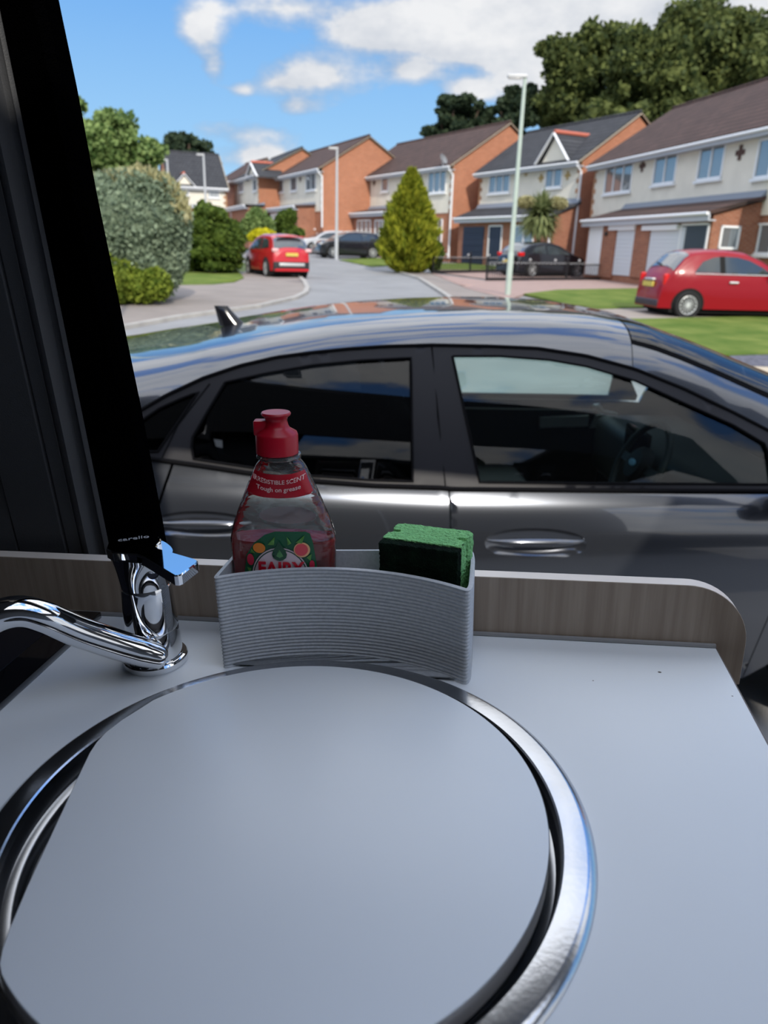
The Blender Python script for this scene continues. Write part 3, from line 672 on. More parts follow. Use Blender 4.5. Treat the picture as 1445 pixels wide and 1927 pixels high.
def inset(poly, d):
    cx = sum(p[0] for p in poly)/len(poly); cy = sum(p[1] for p in poly)/len(poly)
    return [(x+(x-cx)/max(1e-6, math.hypot(x-cx, y-cy))*d, y+(y-cy)/max(1e-6, math.hypot(x-cx, y-cy))*d) for x, y in poly]
for nm, poly, m in (('quarter_window', qg, privacy), ('rear_door_window', rg, privacy), ('front_door_window', fg, clear_gl)):
    mkp(nm, patch(inset(poly, .008), .05, fsm(-.006)), m, puma, facing=(0, -1, 0))
    mkp(nm, patch(inset(poly, .008), .06, ffar(-.006)), m, puma, facing=(0, 1, 0))
mkp('window_surround', patch(frame_all, .05, ffar(.004), .02, holes=[qg, rg, fg]), trim_sat, puma, facing=(0, 1, 0))
def mould(a, b, z_off, rad, nm, m, far=False):
    pts = []
    for X in np.linspace(a, b, 60):
        z = lerp(X, [p[0] for p in bb_], [p[1] for p in bb_])+z_off; y = side(X, z)+.006
        pts.append((X, y if far else -y, z))
    mk(nm, Geo().tube(pts, rad, 8), m, puma, smooth=80)
mould(bb_[0][0], bb_[-1][0], .008, .0085, 'belt_moulding', trim_gl)
# thin rubber seals round each window
for poly in (rg, fg, qg):
    P_ = densify(poly, .03); P_.append(P_[0]); mk('window_seal', Geo().tube([fs(x, z, .005) for x, z in P_], .0045, 6), trim_gl, puma, smooth=80)
mk('roof_seal', Geo().tube([fs(x, z, .004) for x, z in densify(top_ext, .03)[:int(len(densify(top_ext, .03))*.49)]] if False else [fs(X, zc(X)-.002, .004) for X in np.linspace(tl[0][0], tl[-1][0]+.02, 90)], .007, 6), trim_gl, puma, smooth=80)
# door split lines on the dark pillar
for a in ([(812, 650), (838, 918)],):
    pts = [a[0], ((a[0][0]+a[1][0])/2-1, (a[0][1]+a[1][1])/2), a[1]]; mk('door_gap', Geo().tube([fs(*car_ray(x, y), .0035) for x, y in pts], .0035, 6), trim_gl, puma)
mk('door_gap', Geo().tube([fs(*car_ray(x, y), .0035) for x, y in ((395, 722), (335, 800), (305, 862))], .003, 6), trim_gl, puma)
# ---- lower body panels
Xs = cp([(845, 924)])[0][0]; sx1 = cp([(856, 988)])[0][0]
zs_ = .24
def bbz(X): return lerp(X, [p[0] for p in bb_], [p[1] for p in bb_])-.002
def run(a, b): return [(X, bbz(X)) for X in np.linspace(a, b, 24)]
g_ = .0028
seam = [(Xs, bbz(Xs)), (Xs+.006, .84), (sx1+.02, .60), (sx1+.02, zs_)]
fdoor = [(p[0]+g_, p[1]) for p in seam][::-1]+run(Xs+g_*1.5, 1.20)+[(1.215, .7), (1.16, zs_)]
rdoor = [(p[0]-g_, p[1]) for p in seam]+[(-.62, zs_), (-.76, .42), (-.93, .62), (-1.02, .74), (bb_[0][0]+.10, bbz(bb_[0][0]+.1))]+run(bb_[0][0]+.11, Xs-g_*1.5)
def handle_hole(ex_, c=None):
    return [tuple(np.array(p)) for p in cp(ex_)]
def ellpx(x0, x1, y0, y1, n=28, tilt=0): return [((x0+x1)/2+(x1-x0)/2*math.cos(2*PI*i/n), (y0+y1)/2+(y1-y0)/2*math.copysign(abs(math.sin(2*PI*i/n))**.8, math.sin(2*PI*i/n))+tilt*math.cos(2*PI*i/n)) for i in range(n)]
fh = cp(ellpx(912, 1104, 994, 1052, tilt=1)); rh = cp(ellpx(288, 478, 962, 1016, tilt=3))
mkp('front_door', patch(fdoor, .021, fsm(0), .02, holes=[fh]), paint, puma, facing=(0, -1, 0))
mkp('rear_door', patch(rdoor, .021, fsm(0), .02, holes=[rh]), paint, puma, facing=(0, -1, 0))
for poly in (fh, rh):
    cx = sum(p[0] for p in poly)/len(poly); cz = sum(p[1] for p in poly)/len(poly)
    g = Geo(); V = []; F = []; n = len(poly)
    for j, (sc_, dp) in enumerate(((1.0, 0), (.9, .012), (.7, .024), (.4, .030), (.02, .032))):
        for x, z in poly: X, Z_ = cx+(x-cx)*sc_, cz+(z-cz)*sc_; V.append((X, -(side(X, Z_)-dp), Z_))
    for j in range(4):
        for i in range(n): F.append((j*n+i, j*n+(i+1) % n, (j+1)*n+(i+1) % n, (j+1)*n+i))
    mk('handle_recess', g.add(V, F), paint, puma, smooth=80)
    w0 = max(p[0] for p in poly)-min(p[0] for p in poly); h0 = max(p[1] for p in poly)-min(p[1] for p in poly); pts = []; rad = []
    for t in np.linspace(-1, 1, 21):
        X = cx+t*w0*.47; z = cz+h0*.10; pts.append((X, -(side(X, z)+.022*(1-t**6)-.004), z)); rad.append(.0045+.0125*(1-abs(t)**2.5))
    mk('door_handle', Geo().tube(pts, rad, 12), paint, puma, smooth=80)
# rear quarter, front wing, sills
xa = bb_[0][0]
rq = [(xa+.095, bbz(xa+.1))]+[(-1.02-.006, .74), (-.936, .62), (-.766, .42), (-.63, zs_)]
arch = lambda X, s: [(X+.37*math.cos(a), .335+.37*math.sin(a)) for a in np.linspace(0 if s > 0 else PI, PI if s > 0 else 0, 20)]
RWX, FWX = -1.10, 1.66
rq = [(xa+.095, bbz(xa)+.0), (-1.03, .74), (-.94, .64), (-.80, .47), (RWX+.37, .335)]+arch(RWX, 1)[1:]+[(-1.60, .26), (-2.02, .30), (-2.08, .62), (-2.02, .86), (-1.88, .93)]+[(X, zc(X)) for X in np.linspace(-1.8, r0[0]-.0, 8)]+[(r0[0], bb_[0][1]+.012), (xa, bb_[0][1]-.003)]
mkp('rear_quarter_panel', patch(rq, .04, fsm(-.001), .02), paint, puma, facing=(0, -1, 0))
fw = [(1.205, bbz(1.2)), (1.22, .7), (1.165, zs_), (FWX-.37, .335)]+arch(FWX, -1)[1:]+[(2.10, .26), (2.24, .3), (2.28, .60), (2.15, .80)]+[(X, zc(X)-.004) for X in np.linspace(2.1, fend[0]+.02, 9)]
mkp('front_wing', patch(fw, .04, fsm(-.001), .02), paint, puma, facing=(0, -1, 0))
mkp('sill', patch([(-.70, .16), (1.12, .16), (1.12, .262), (-.70, .262)], .05, fsm(.004), .03), trim_sat, puma, facing=(0, -1, 0))
# far side as one panel below the glass
fp_ = run(xa, 1.2)+[(fend[0]+.02, .96)]+[(X, zc(X)-.004) for X in np.linspace(fend[0]+.04, 2.1, 9)]+[(2.28, .60), (2.22, .3), (2.10, .26), (FWX+.37, .335)]+arch(FWX, 1)[1:]+[(-.72, .2), (RWX+.37, .335)]+arch(RWX, 1)[1:]+[(-1.60, .26), (-2.02, .30), (-2.08, .62), (-2.02, .86), (-1.88, .93)]+[(X, zc(X)) for X in np.linspace(-1.8, r0[0], 8)]+[(r0[0], bb_[0][1]+.01)]
mkp('far_side_panel', patch(fp_, .06, ffar(0), .02), paint, puma, facing=(0, 1, 0))
# ---- roof, screens, bonnet, tail as one lofted skin cut into panels
hdr = car_ray(1190, 672)[0]; rear_hdr = -1.62
PV = [0, .25, .5, .70, .82, .90, .95, .98, 1.0]; PZ = [1, .992, .965, .91, .81, .64, .42, .19, 0]
def PROF(c):
    # smooth Hermite reading of the roof cross-section
    i = max(0, min(len(PV)-2, next((k for k in range(len(PV)-1) if c <= PV[k+1]), len(PV)-2)))
    def sl(k):
        if k == 0: return 0.0
        if k == len(PV)-1: return (PZ[k]-PZ[k-1])/(PV[k]-PV[k-1])
        return ((PZ[k]-PZ[k-1])/(PV[k]-PV[k-1])+(PZ[k+1]-PZ[k])/(PV[k+1]-PV[k]))/2
    h = PV[i+1]-PV[i]; t = (c-PV[i])/h
    return (2*t**3-3*t*t+1)*PZ[i]+(t**3-2*t*t+t)*h*sl(i)+(-2*t**3+3*t*t)*PZ[i+1]+(t**3-t*t)*h*sl(i+1)
def sect(X, n=26):
    c0 = zc(X); v0 = side(X, c0); z1 = max(zr(X), c0+.012); out = []
    for i in range(n+1):
        a = PI*i/n; cx = math.cos(a); cx = math.copysign(abs(cx)**.9, cx); out.append((X, -v0*cx, c0+(z1-c0)*PROF(abs(cx))))
    return out
def loft(a, b, i0, i1, off=0, step=.04, n=26):
    Xl = np.linspace(a, b, max(2, int((b-a)/step))); g = Geo(); V = []; m = i1-i0+1
    for X in Xl:
        s = sect(X, n)[i0:i1+1]; V += [(p[0], p[1], p[2]+off) for p in s]
    return g.add(V, [(j*m+i, j*m+i+1, (j+1)*m+i+1, (j+1)*m+i) for j in range(len(Xl)-1) for i in range(m-1)])
def up(name, g, m): return mkp(name, g, m, puma, facing=(0, 0, 1))
NN = 60
up('roof', loft(rear_hdr, hdr-.003, 0, NN, n=NN), paint)
ia = 7; wsx = fend[0]+.25
up('front_pillar', loft(hdr, wsx, 0, ia, n=NN), paint); up('front_pillar', loft(hdr, wsx, NN-ia, NN, n=NN), paint)
dark_glass = P('screen_glass', (.01, .014, .016), .03, spec=.9, coat=1)
screen_clear = glassy('windscreen_glass', (.25, .29, .29), 1.7)
up('windscreen', loft(hdr+.004, wsx, ia, NN-ia, -.001, n=NN), screen_clear)
for i0 in (ia, NN-ia-1): up('windscreen_seal', loft(hdr, wsx, i0, i0+1, .0025, n=NN), trim_gl)
up('windscreen_seal', loft(hdr-.006, hdr+.006, ia, NN-ia, -.004, n=NN), trim_gl)
up('bonnet', loft(wsx, 2.40, 0, NN, n=NN), paint)
up('tailgate', loft(-2.25, -1.99, 0, NN, n=NN), paint)
up('rear_pillar', loft(-1.99, rear_hdr, 0, 12, n=NN), paint); up('rear_pillar', loft(-1.99, rear_hdr, NN-12, NN, n=NN), paint)
up('rear_screen', loft(-1.99, rear_hdr-.004, 12, NN-12, -.001, n=NN), dark_glass)
# shark-fin aerial on the centre line
fx0, fz0 = car_mid(470, 601, 0); fx1, fz1 = car_mid(403, 575, 0); fx2, _ = car_mid(413, 612, 0)
zb_ = zr((fx0+fx2)/2); tip = fz1
g = Geo(); secs = []
for t in np.linspace(0, 1, 9):
    z = zb_-.008+(tip-zb_+.008)*t; xa_ = fx2+(fx1-fx2)*t; xb_ = fx0+(fx1+.055-fx0)*t**.75; hwid = .024*(1-t)**.7+.004
    secs.append([(xa_+(xb_-xa_)*(.5-.5*math.cos(2*PI*k/16)), hwid*math.sin(2*PI*k/16)*(1 if True else 1), z) for k in range(16)])
V = [p for s in secs for p in s]; F = [(j*16+i, j*16+(i+1) % 16, (j+1)*16+(i+1) % 16, (j+1)*16+i) for j in range(8) for i in range(16)]+[tuple(range(8*16, 9*16))]
mk('roof_aerial', g.add(V, F), P('gloss_black', (.006, .006, .008), .15), puma, smooth=50)
# ---- door mirror at the front of the side glass
mc = car_ray(1462, 962); g = Geo().sphere((0, 0, 0), 1, 24, 14)
g.v = [(mc[0]+.03+x*.085*(1 if x > 0 else .8), -(side(mc[0], .97)+.155)+y*.115, .965+z*.075*(1 if z > 0 else .85)) for x, y, z in [(math.copysign(abs(a)**.7, a), math.copysign(abs(b)**.8, b), math.copysign(abs(c_)**.7, c_)) for a, b, c_ in g.v]]
mm = mk('door_mirror', g, paint, puma, smooth=60)
mk('mirror_arm', Geo().bar((mc[0]+.06, -(side(mc[0], .97)-.01), .95), (mc[0]+.05, -(side(mc[0], .97)+.10), .945), .07, .03), trim_sat, puma, bevel=.006)
# ---- wheels and bumpers
def wheel(par, x, y, r, out, nsp=10, wide=.2, rimc=silver, rr=.68):
    M_ = T((x, y, r)) @ Matrix.Rotation(PI/2*(1 if out < 0 else -1), 4, 'X')
    w_ = mk('wheel', Geo().lathe([(r*rr, -wide*.5), (r*.93, -wide*.5), (r, -wide*.36), (r, wide*.36), (r*.93, wide*.5), (r*rr, wide*.47), (r*rr, -wide*.5)], 40), P('tyre', (.012, .012, .013), .8), par, M=M_)
    g = Geo().lathe([(r*rr, wide*.44), (r*rr*.95, wide*.46), (r*rr*.90, wide*.40)], 36)
    for i in range(nsp):
        a = 2*PI*i/nsp; g.bar((math.cos(a)*r*.08, math.sin(a)*r*.08, wide*.42), (math.cos(a)*r*rr*.93, math.sin(a)*r*rr*.93, wide*.40), r*.62/nsp*1.1, .012, up=(0, 0, 1))
    g.lathe([(r*.14, wide*.40), (r*.12, wide*.45), (0, wide*.45)], 16)
    mk('wheel_rim', g, rimc, w_, smooth=40)
    mk('wheel_back', Geo().lathe([(r*rr*.98, wide*.22), (0, wide*.2)], 24), P('brake_dark', (.02, .02, .02), .6), w_)
    return w_
for X in (RWX, FWX):
    wheel(puma, X, -.79, .335, -1, 10, .2); wheel(puma, X, .79, .335, 1, 10, .2)
mk('underbody', Geo().box(-2.0, 2.15, -.66, .66, .17, .34), trim_gl, puma)
mk('front_bumper', Geo().box(2.16, 2.30, -.72, .72, .22, .70), paint, puma, bevel=.06, seg=4)
mk('rear_bumper', Geo().box(-2.20, -2.02, -.74, .74, .26, .82), paint, puma, bevel=.06, seg=4)
# ---- cabin
mk('cabin_floor', Geo().box(-1.6, 1.35, -.70, .70, .30, .36), cab_in, puma)
mk('headlining', loft(-1.55, hdr-.35, 6, NN-6, -.035, n=NN), cab_light, puma); mk('headlining', loft(hdr-.35, hdr+.04, 15, NN-15, -.035, n=NN), cab_light, puma)
for i0, i1 in ((0, ia+1), (NN-ia-1, NN)): mkp('pillar_lining', loft(hdr, wsx, i0, i1, -.022, n=NN), cab_grey, puma, facing=(0, 0, -1))
for s in (-1, 1):
    mk('door_card', Geo().box(Xs+.06, 1.1, s*.76-.02, s*.76+.02, .35, .93), cab_in, puma, bevel=.01)
    mk('door_card', Geo().box(-1.0, Xs-.06, s*.76-.02, s*.76+.02, .35, .93), cab_in, puma, bevel=.01)
def rbox(x0, x1, y0, y1, z0, z1, lean_=0.0, name='seat_back', m=cab_in, b=.05):
    g = Geo().box(x0, x1, y0, y1, z0, z1); g.v = [(x-(z-z0)*lean_, y, z) for x, y, z in g.v]; return mk(name, g, m, puma, bevel=b, seg=4)
for s in (-.37, .37):
    rbox(.05, .60, s-.25, s+.25, .50, .66, 0, 'seat_cushion'); rbox(-.08, .06, s-.24, s+.24, .62, 1.15, .28); rbox(-.28, -.18, s-.13, s+.13, 1.16, 1.33, .1, 'headrest')
rbox(-.95, -.45, -.62, .62, .50, .68, 0, 'rear_bench'); rbox(-1.12, -.98, -.62, .62, .64, 1.15, .25); 
rbox(1.02, 1.50, -.68, .68, .62, .93, 0, 'dashboard', cab_grey, .06)
rbox(.55, 1.05, -.12, .12, .42, .70, 0, 'centre_console', cab_in, .03)
mk('centre_screen', Geo().box(.98, 1.0, -.14, .12, .86, 1.0), P('screen_black', (.004, .004, .005), .15), puma, bevel=.004)
mk('parcel_shelf', Geo().box(-1.7, -1.15, -.6, .6, 1.0, 1.03), cab_in, puma)
# steering wheel in front of the near seat
wc = Vector((.86, -.37, .93)); MW = T(wc) @ Matrix.Rotation(math.radians(-66), 4, 'Y')
sw = mk('steering_wheel', Geo().tube([(.185*math.cos(a), .185*math.sin(a), 0) for a in np.linspace(0, 2*PI, 49)], .0145, 12, cap=False), cab_grey, puma, smooth=80, M=MW)
g = Geo().lathe([(.0, .035), (.06, .032), (.078, .015), (.08, -.01), (.0, -.02)], 28)
mk('steering_hub', g, cab_in, sw); g = Geo()
for a in (0, PI/2, -PI/2): g.bar((math.cos(a+PI)*.05, math.sin(a+PI)*.05, .0), (math.cos(a+PI)*.18, math.sin(a+PI)*.18, 0), .035, .014)
mk('steering_spokes', g, cab_grey, sw)
mk('wheel_badge', Geo().lathe([(0, .0375), (.020, .0365), (.021, .034)], 24, sx=.7, sy=1.45), P('badge_blue', (.25, .60, .85), .3), sw)
# far door grab and latch, seen through the glass
def farpt(px, py, y=.715):
    p = car_mid(px, py, y); return (p[0], y, p[1])
g = Geo(); a, b, c_, d_ = [farpt(*q) for q in ((1016, 786), (1108, 782), (1106, 802), (1016, 805))]
V = [a, b, c_, d_]; V += [(p[0], p[1]+.03, p[2]) for p in V]; g.add(V, [(0, 1, 2, 3), (4, 5, 6, 7), (0, 1, 5, 4), (1, 2, 6, 5), (2, 3, 7, 6), (3, 0, 4, 7)])
mk('armrest_trim', g, silver, puma)
g = Geo(); a, b, c_, d_ = [farpt(*q) for q in ((1122, 782), (1138, 780), (1124, 805), (1110, 805))]
V = [a, b, c_, d_]; V += [(p[0], p[1]+.03, p[2]) for p in V]; g.add(V, [(0, 1, 2, 3), (4, 5, 6, 7), (0, 1, 5, 4), (1, 2, 6, 5), (2, 3, 7, 6), (3, 0, 4, 7)])
mk('armrest_trim', g, silver, puma)
mk('inner_door_handle', Geo().tube([farpt(1117, 765), farpt(1124, 764), farpt(1133, 775), farpt(1146, 777), farpt(1160, 779)], [.014, .016, .013, .011, .008], 8), silver, puma, smooth=80)
# ================================================================ the street
brick = tiles('orange_brick', (.46, .175, .092), (.38, .135, .07), (.40, .27, .19), 1.0, .225, .075, msize=.008, vary=.16)
brick_b = tiles('brown_brick', (.36, .135, .075), (.27, .095, .055), (.33, .24, .18), 1.0, .225, .075, msize=.008, vary=.22)
render_c = P('cream_render', (.78, .74, .64), .85, vary=.05, vscale=1.5)
tile_br = tiles('brown_roof_tiles', (.105, .062, .052), (.080, .048, .042), (.04, .028, .025), 1.0, .30, .20, axis='roof', msize=.03, vary=.35)
tile_gr = tiles('grey_roof_tiles', (.062, .064, .070), (.048, .050, .056), (.025, .026, .03), 1.0, .30, .20, axis='roof', msize=.03, vary=.30)
upvc = P('white_upvc', (.84, .86, .88), .4)
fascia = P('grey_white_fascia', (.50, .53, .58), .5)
pane_m = P('window_pane', (.30, .34, .37), .04, metal=.55, spec=1.0)
car_glass = P('car_side_glass', (.035, .045, .05), .04, spec=1.0)
quoin_m = P('quoin_brick', (.42, .22, .12), .85, vary=.3, vscale=3)
asphalt = P('asphalt', (.25, .25, .25), .9, vary=.12, vscale=.9, bump=.3, bscale=90)
lawn_m = P('mown_grass', (.085, .14, .025), .9, spec=.1, c2=(.17, .21, .05), vscale=1.6, bump=.8, bscale=60)
garden_m = P('garden_soil_grass', (.06, .10, .025), .95, c2=(.10, .13, .04), vscale=2)
pave_m = P('pavement_tarmac', (.26, .225, .20), .9, vary=.10, vscale=1.2, bump=.2, bscale=80)
pink_m = tiles('pink_block_paving', (.42, .29, .25), (.36, .25, .22), (.25, .19, .17), 1.0, .2, .1, axis='flat', msize=.01, vary=.12)
tan_m = P('tan_drive', (.30, .26, .225), .9, vary=.10, vscale=1.5)
slate_m = P('slate_chippings', (.10, .10, .125), .8, vary=.5, vscale=14, bump=1, bscale=30)
beige_m = P('beige_gravel', (.50, .42, .31), .9, vary=.15, vscale=20)
kerb_m = P('kerb_stone', (.38, .36, .33), .85, vary=.15, vscale=3)

g = Geo(); xs = [-120, -60, -30, -15, -6, 0, 6, 15, 30, 60, 120]; ys = [-12, 4, 10, 17, 25, 33, 40, 46, 70, 110, 160]
g.add([(x, y, ground(y)) for y in ys for x in xs], [(j*11+i, j*11+i+1, (j+1)*11+i+1, (j+1)*11+i) for j in range(10) for i in range(10)])
struct(mk('road', g, asphalt, smooth=0, flip=False))
def area(name, px, h, mat, step=.8, kind='structure', extra=()):
    pts = [tuple(hit(x, y)[:2]) for x, y in px]+list(extra)
    o = mkp(name, patch(pts, step, lambda u, v, o_: (u, v, ground(v)+h+o_), .0 if h < .04 else .06), mat, None, facing=(0, 0, 1)); o['kind'] = kind; return o
area('lawn_far_side', [(-260, 600), (160, 580), (322, 545), (328, 512), (460, 512), (470, 500), (440, 485), (-260, 482)], .02, garden_m, 1.2)
area('pavement', [(-260, 720), (60, 655), (219, 622), (338, 600), (487, 579), (556, 563), (577, 549), (576, 538), (564, 521), (545, 510), (470, 510), (430, 530), (330, 538), (262, 575), (100, 592), (-260, 612)], .035, pave_m)
area('lawn', [(318, 511), (326, 539), (400, 538), (440, 534), (459, 526), (450, 514), (400, 508)], .06, lawn_m, .8)
area('pavement', [(744, 511), (790, 526), (837, 556), (875, 585), (975, 578), (930, 548), (915, 533), (812, 517), (775, 512)], .035, pave_m)
area('driveway', [(812, 516), (915, 531), (1195, 528), (1330, 535), (1330, 546), (1205, 547), (1050, 550), (985, 557), (958, 566), (880, 546)], .05, pink_m)
area('driveway', [(830, 500), (905, 500), (1110, 500), (1330, 510), (1330, 530), (1195, 526), (915, 527), (812, 512)], .03, pink_m)
area('lawn', [(985, 557), (1050, 549), (1205, 546), (1330, 546), (1500, 552), (1500, 574), (1205, 583), (1120, 585), (1060, 575)], .07, lawn_m)
area('driveway', [(1040, 577), (1120, 586), (1205, 584), (1500, 574), (1700, 572), (1700, 602), (1445, 601), (1205, 606), (1120, 606)], .045, tan_m)
area('lawn', [(1120, 605), (1205, 606), (1445, 601), (1700, 600), (1700, 690), (1445, 673), (1380, 675), (1280, 680)], .07, lawn_m)
area('gravel_bed', [(1370, 675), (1445, 673), (1700, 690), (1700, 715), (1445, 697), (1390, 694)], .05, slate_m)
area('gravel_path', [(1390, 694), (1445, 697), (1700, 715), (1700, 900), (1445, 790)], .045, beige_m)
area('lawn', [(638, 490), (742, 486), (748, 500), (700, 503)], .05, lawn_m)
area('lawn', [(820, 498), (905, 497), (935, 503), (930, 509), (820, 509)], .06, lawn_m)
def kerb(px, name='kerb'):
    P_ = [hit(*p) for p in px]; pts = densify([tuple(p[:2]) for p in P_], .8)[:-0 or None]
    L_ = []
    for a, b in zip(P_, P_[1:]):
        k = max(1, int(np.linalg.norm(b-a)/.8)); L_ += [a+(b-a)*i/k for i in range(k)]
    L_.append(P_[-1]); g = Geo(); V = []; F = []
    for i, p in enumerate(L_):
        t = L_[min(i+1, len(L_)-1)]-L_[max(i-1, 0)]; n = np.array([t[1], -t[0], 0]); n /= np.linalg.norm(n)
        z = ground(p[1]); V += [(p[0]-n[0]*.07, p[1]-n[1]*.07, z-.02), (p[0]-n[0]*.07, p[1]-n[1]*.07, z+.07), (p[0]+n[0]*.07, p[1]+n[1]*.07, z+.07), (p[0]+n[0]*.07, p[1]+n[1]*.07, z-.02)]
    for i in range(len(L_)-1):
        for k in range(3): F.append((i*4+k, i*4+k+1, (i+1)*4+k+1, (i+1)*4+k))
    return struct(mk(name, g.add(V, F), kerb_m, smooth=0))
kerb([(-260, 720), (60, 655), (219, 622), (338, 600), (487, 579), (556, 563), (575, 553), (578, 544), (574, 534), (562, 521), (545, 512)])
kerb([(744, 511), (790, 526), (837, 556), (875, 585)])

# ---------------------------------------------------------------- houses
class House:
    def __init__(s, name, label, near, far, ridge, h=4.8, cat='house', roofm=tile_br, wall=None, dep=None, rise=None, L=None, back=0, gap=None):
        a, b = hit(*near, h), hit(*far, h); d = (b-a)[:2]; Ln = np.hypot(*d); d = d/Ln
        if back: a = np.array([a[0]-d[0]*back, a[1]-d[1]*back, (a[2]+b[2])/2]); Ln += back
        s.L = L or Ln; s.df = np.array([d[0], d[1], 0]); s.db = np.array([d[1], -d[0], 0]); gz = min(ground(a[1]), ground(a[1]+d[1]*s.L))
        s.o = np.array([a[0], a[1], gz]); s.ze = (a[2]+b[2])/2-gz
        s.M = Matrix(((s.db[0], s.df[0], 0, s.o[0]), (s.db[1], s.df[1], 0, s.o[1]), (0, 0, 1, gz), (0, 0, 0, 1))); s.Mi = s.M.inverted()
        if ridge:
            y, z = None, None; p = s.on(*ridge, axis=1, val=0); s.xr, s.zr = p[0], p[2]
        else: s.xr, s.zr = dep, s.ze+rise
        s.t = thing(name, label, cat, s.M, 'detached houses along the street'); s.roofm = roofm
        x, zr, ze, L_ = s.xr, s.zr, s.ze, s.L
        mk('brick_walls', Geo().prism([(0, -.6), (2*x, -.6), (2*x, ze), (x, zr-.06), (0, ze)], 0, L_, axes=((1, 0, 0), (0, 0, 1), (0, 1, 0))), wall or brick, s.t, smooth=0)
        sl = (zr-ze)/x; e = .38
        mk('roof', Geo().prism([(-e, ze-e*sl+.02), (x, zr+.02), (2*x+e, ze-e*sl+.02), (2*x+e, ze-e*sl+.14), (x, zr+.14), (-e, ze-e*sl+.14)], -.10, L_+.10, axes=((1, 0, 0), (0, 0, 1), (0, 1, 0))), roofm, s.t, smooth=0)
        mk('ridge_tiles', Geo().tube([(x, -.1, zr+.13), (x, L_+.1, zr+.13)], .09, 8), roofm, s.t)
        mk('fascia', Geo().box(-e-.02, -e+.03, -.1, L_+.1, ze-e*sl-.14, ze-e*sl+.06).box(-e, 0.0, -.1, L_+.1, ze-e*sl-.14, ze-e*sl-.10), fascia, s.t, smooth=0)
        mk('gutter', Geo().tube([(-e-.07, -.1, ze-e*sl+.02), (-e-.07, L_+.1, ze-e*sl+.02)], .055, 8), upvc, s.t)
        g = Geo()
        for q in (-.12,): g.bar((-e, q, ze-e*sl+.04), (x, q, zr+.04), .03, .13, up=(0, 1, 0)).bar((x, q, zr+.04), (2*x+e, q, ze-e*sl+.04), .03, .13, up=(0, 1, 0))
        mk('verge', g, P('verge_mortar', (.42, .36, .27), .8), s.t)
    def on(s, px, py, axis=0, val=0.0):
        o = s.Mi @ Vector(EYE); d = s.Mi.to_3x3() @ Vector(ray(R_OUT, px, py)); t = (val-o[axis])/d[axis]; return o+d*t
    def clad(s, zlow, y0=0, y1=None):
        y1 = y1 or s.L; mk('rendered_wall', Geo().box(-.04, .02, y0+.02, y1-.02, zlow, s.ze-.02), render_c, s.t, smooth=0)
        for e_ in (0, 1):
            g = Geo(); z = zlow; k = 0
            while z < s.ze-.2:
                w = .14 if k % 2 else .30
                g.box(-.055, .01, y0, y0+w, z, z+.21) if e_ == 0 else g.box(-.055, .01, y1-w, y1, z, z+.21)
                z += .225; k += 1
            mk('quoins', g, quoin_m, s.t, smooth=0)
    def win(s, x0, y0, x1, y1, x=-.04, mull=1, name='window', frame=None, paneM=None, transom=False, axis=0, out=-1):
        a, b = s.on(x0, y0, axis, x), s.on(x1, y1, axis, x); o = 1-axis
        u0, u1 = sorted((a[o], b[o])); z0, z1 = sorted((a.z, b.z)); f = .07
        def bx(g, ua, ub, za, zb, d0, d1):
            d0, d1 = sorted((x+d0*out, x+d1*out))
            return g.box(d0, d1, ua, ub, za, zb) if axis == 0 else g.box(ua, ub, d0, d1, za, zb)
        fr = Geo(); bx(fr, u0, u0+f, z0, z1, -.02, .05); bx(fr, u1-f, u1, z0, z1, -.02, .05); bx(fr, u0, u1, z0, z0+f, -.02, .05); bx(fr, u0, u1, z1-f, z1, -.02, .05)
        for i in range(1, mull+1):
            c_ = u0+(u1-u0)*i/(mull+1); bx(fr, c_-f*.45, c_+f*.45, z0, z1, -.02, .045)
        if transom: bx(fr, u0, u1, z1-(z1-z0)*.3-.03, z1-(z1-z0)*.3+.03, -.02, .045)
        w_ = mk(name, fr, frame or upvc, s.t, smooth=0); gl = Geo(); bx(gl, u0+.02, u1-.02, z0+.02, z1-.02, -.01, .012); mk('pane', gl, paneM or pane_m, w_, smooth=0)
        if name == 'window':
            sl = Geo(); bx(sl, u0-.06, u1+.06, z0-.09, z0-.0, -.02, .11); mk('window_sill', sl, upvc, w_, smooth=0)
        return w_
    def slab(s, name, x0, y0, x1, y1, x, m, d=.05, ribs=0):
        a, b = s.on(x0, y0, 0, x), s.on(x1, y1, 0, x); u0, u1 = sorted((a.y, b.y)); z0, z1 = sorted((a.z, b.z)); g = Geo().box(x-d, x+.02, u0, u1, z0, z1)
        o = mk(name, g, m, s.t, smooth=0)
        if ribs:
            r_ = Geo()
            for i in range(ribs):
                z = z0+(z1-z0)*(i+.5)/ribs; r_.box(x-d-.015, x-d+.01, u0+.03, u1-.03, z-(z1-z0)/ribs*.40, z+(z1-z0)/ribs*.40)
            mk('slats', r_, m, o, smooth=0)
        return o
    def pipe(s, x0, y0, x1, y1, x=-.10, dx=0):
        a, b = s.on(x0, y0, 0, x), s.on(x1, y1, 0, x); z0 = min(a.z, b.z); y = a.y
        mk('downpipe', Geo().tube([(-.42 if x > -1 else x-.3, y, s.ze-.35 if x > -1 else a.z+.12), (x, y, (s.ze-.62) if x > -1 else a.z), (x, y, z0)], .055, 8), upvc, s.t)
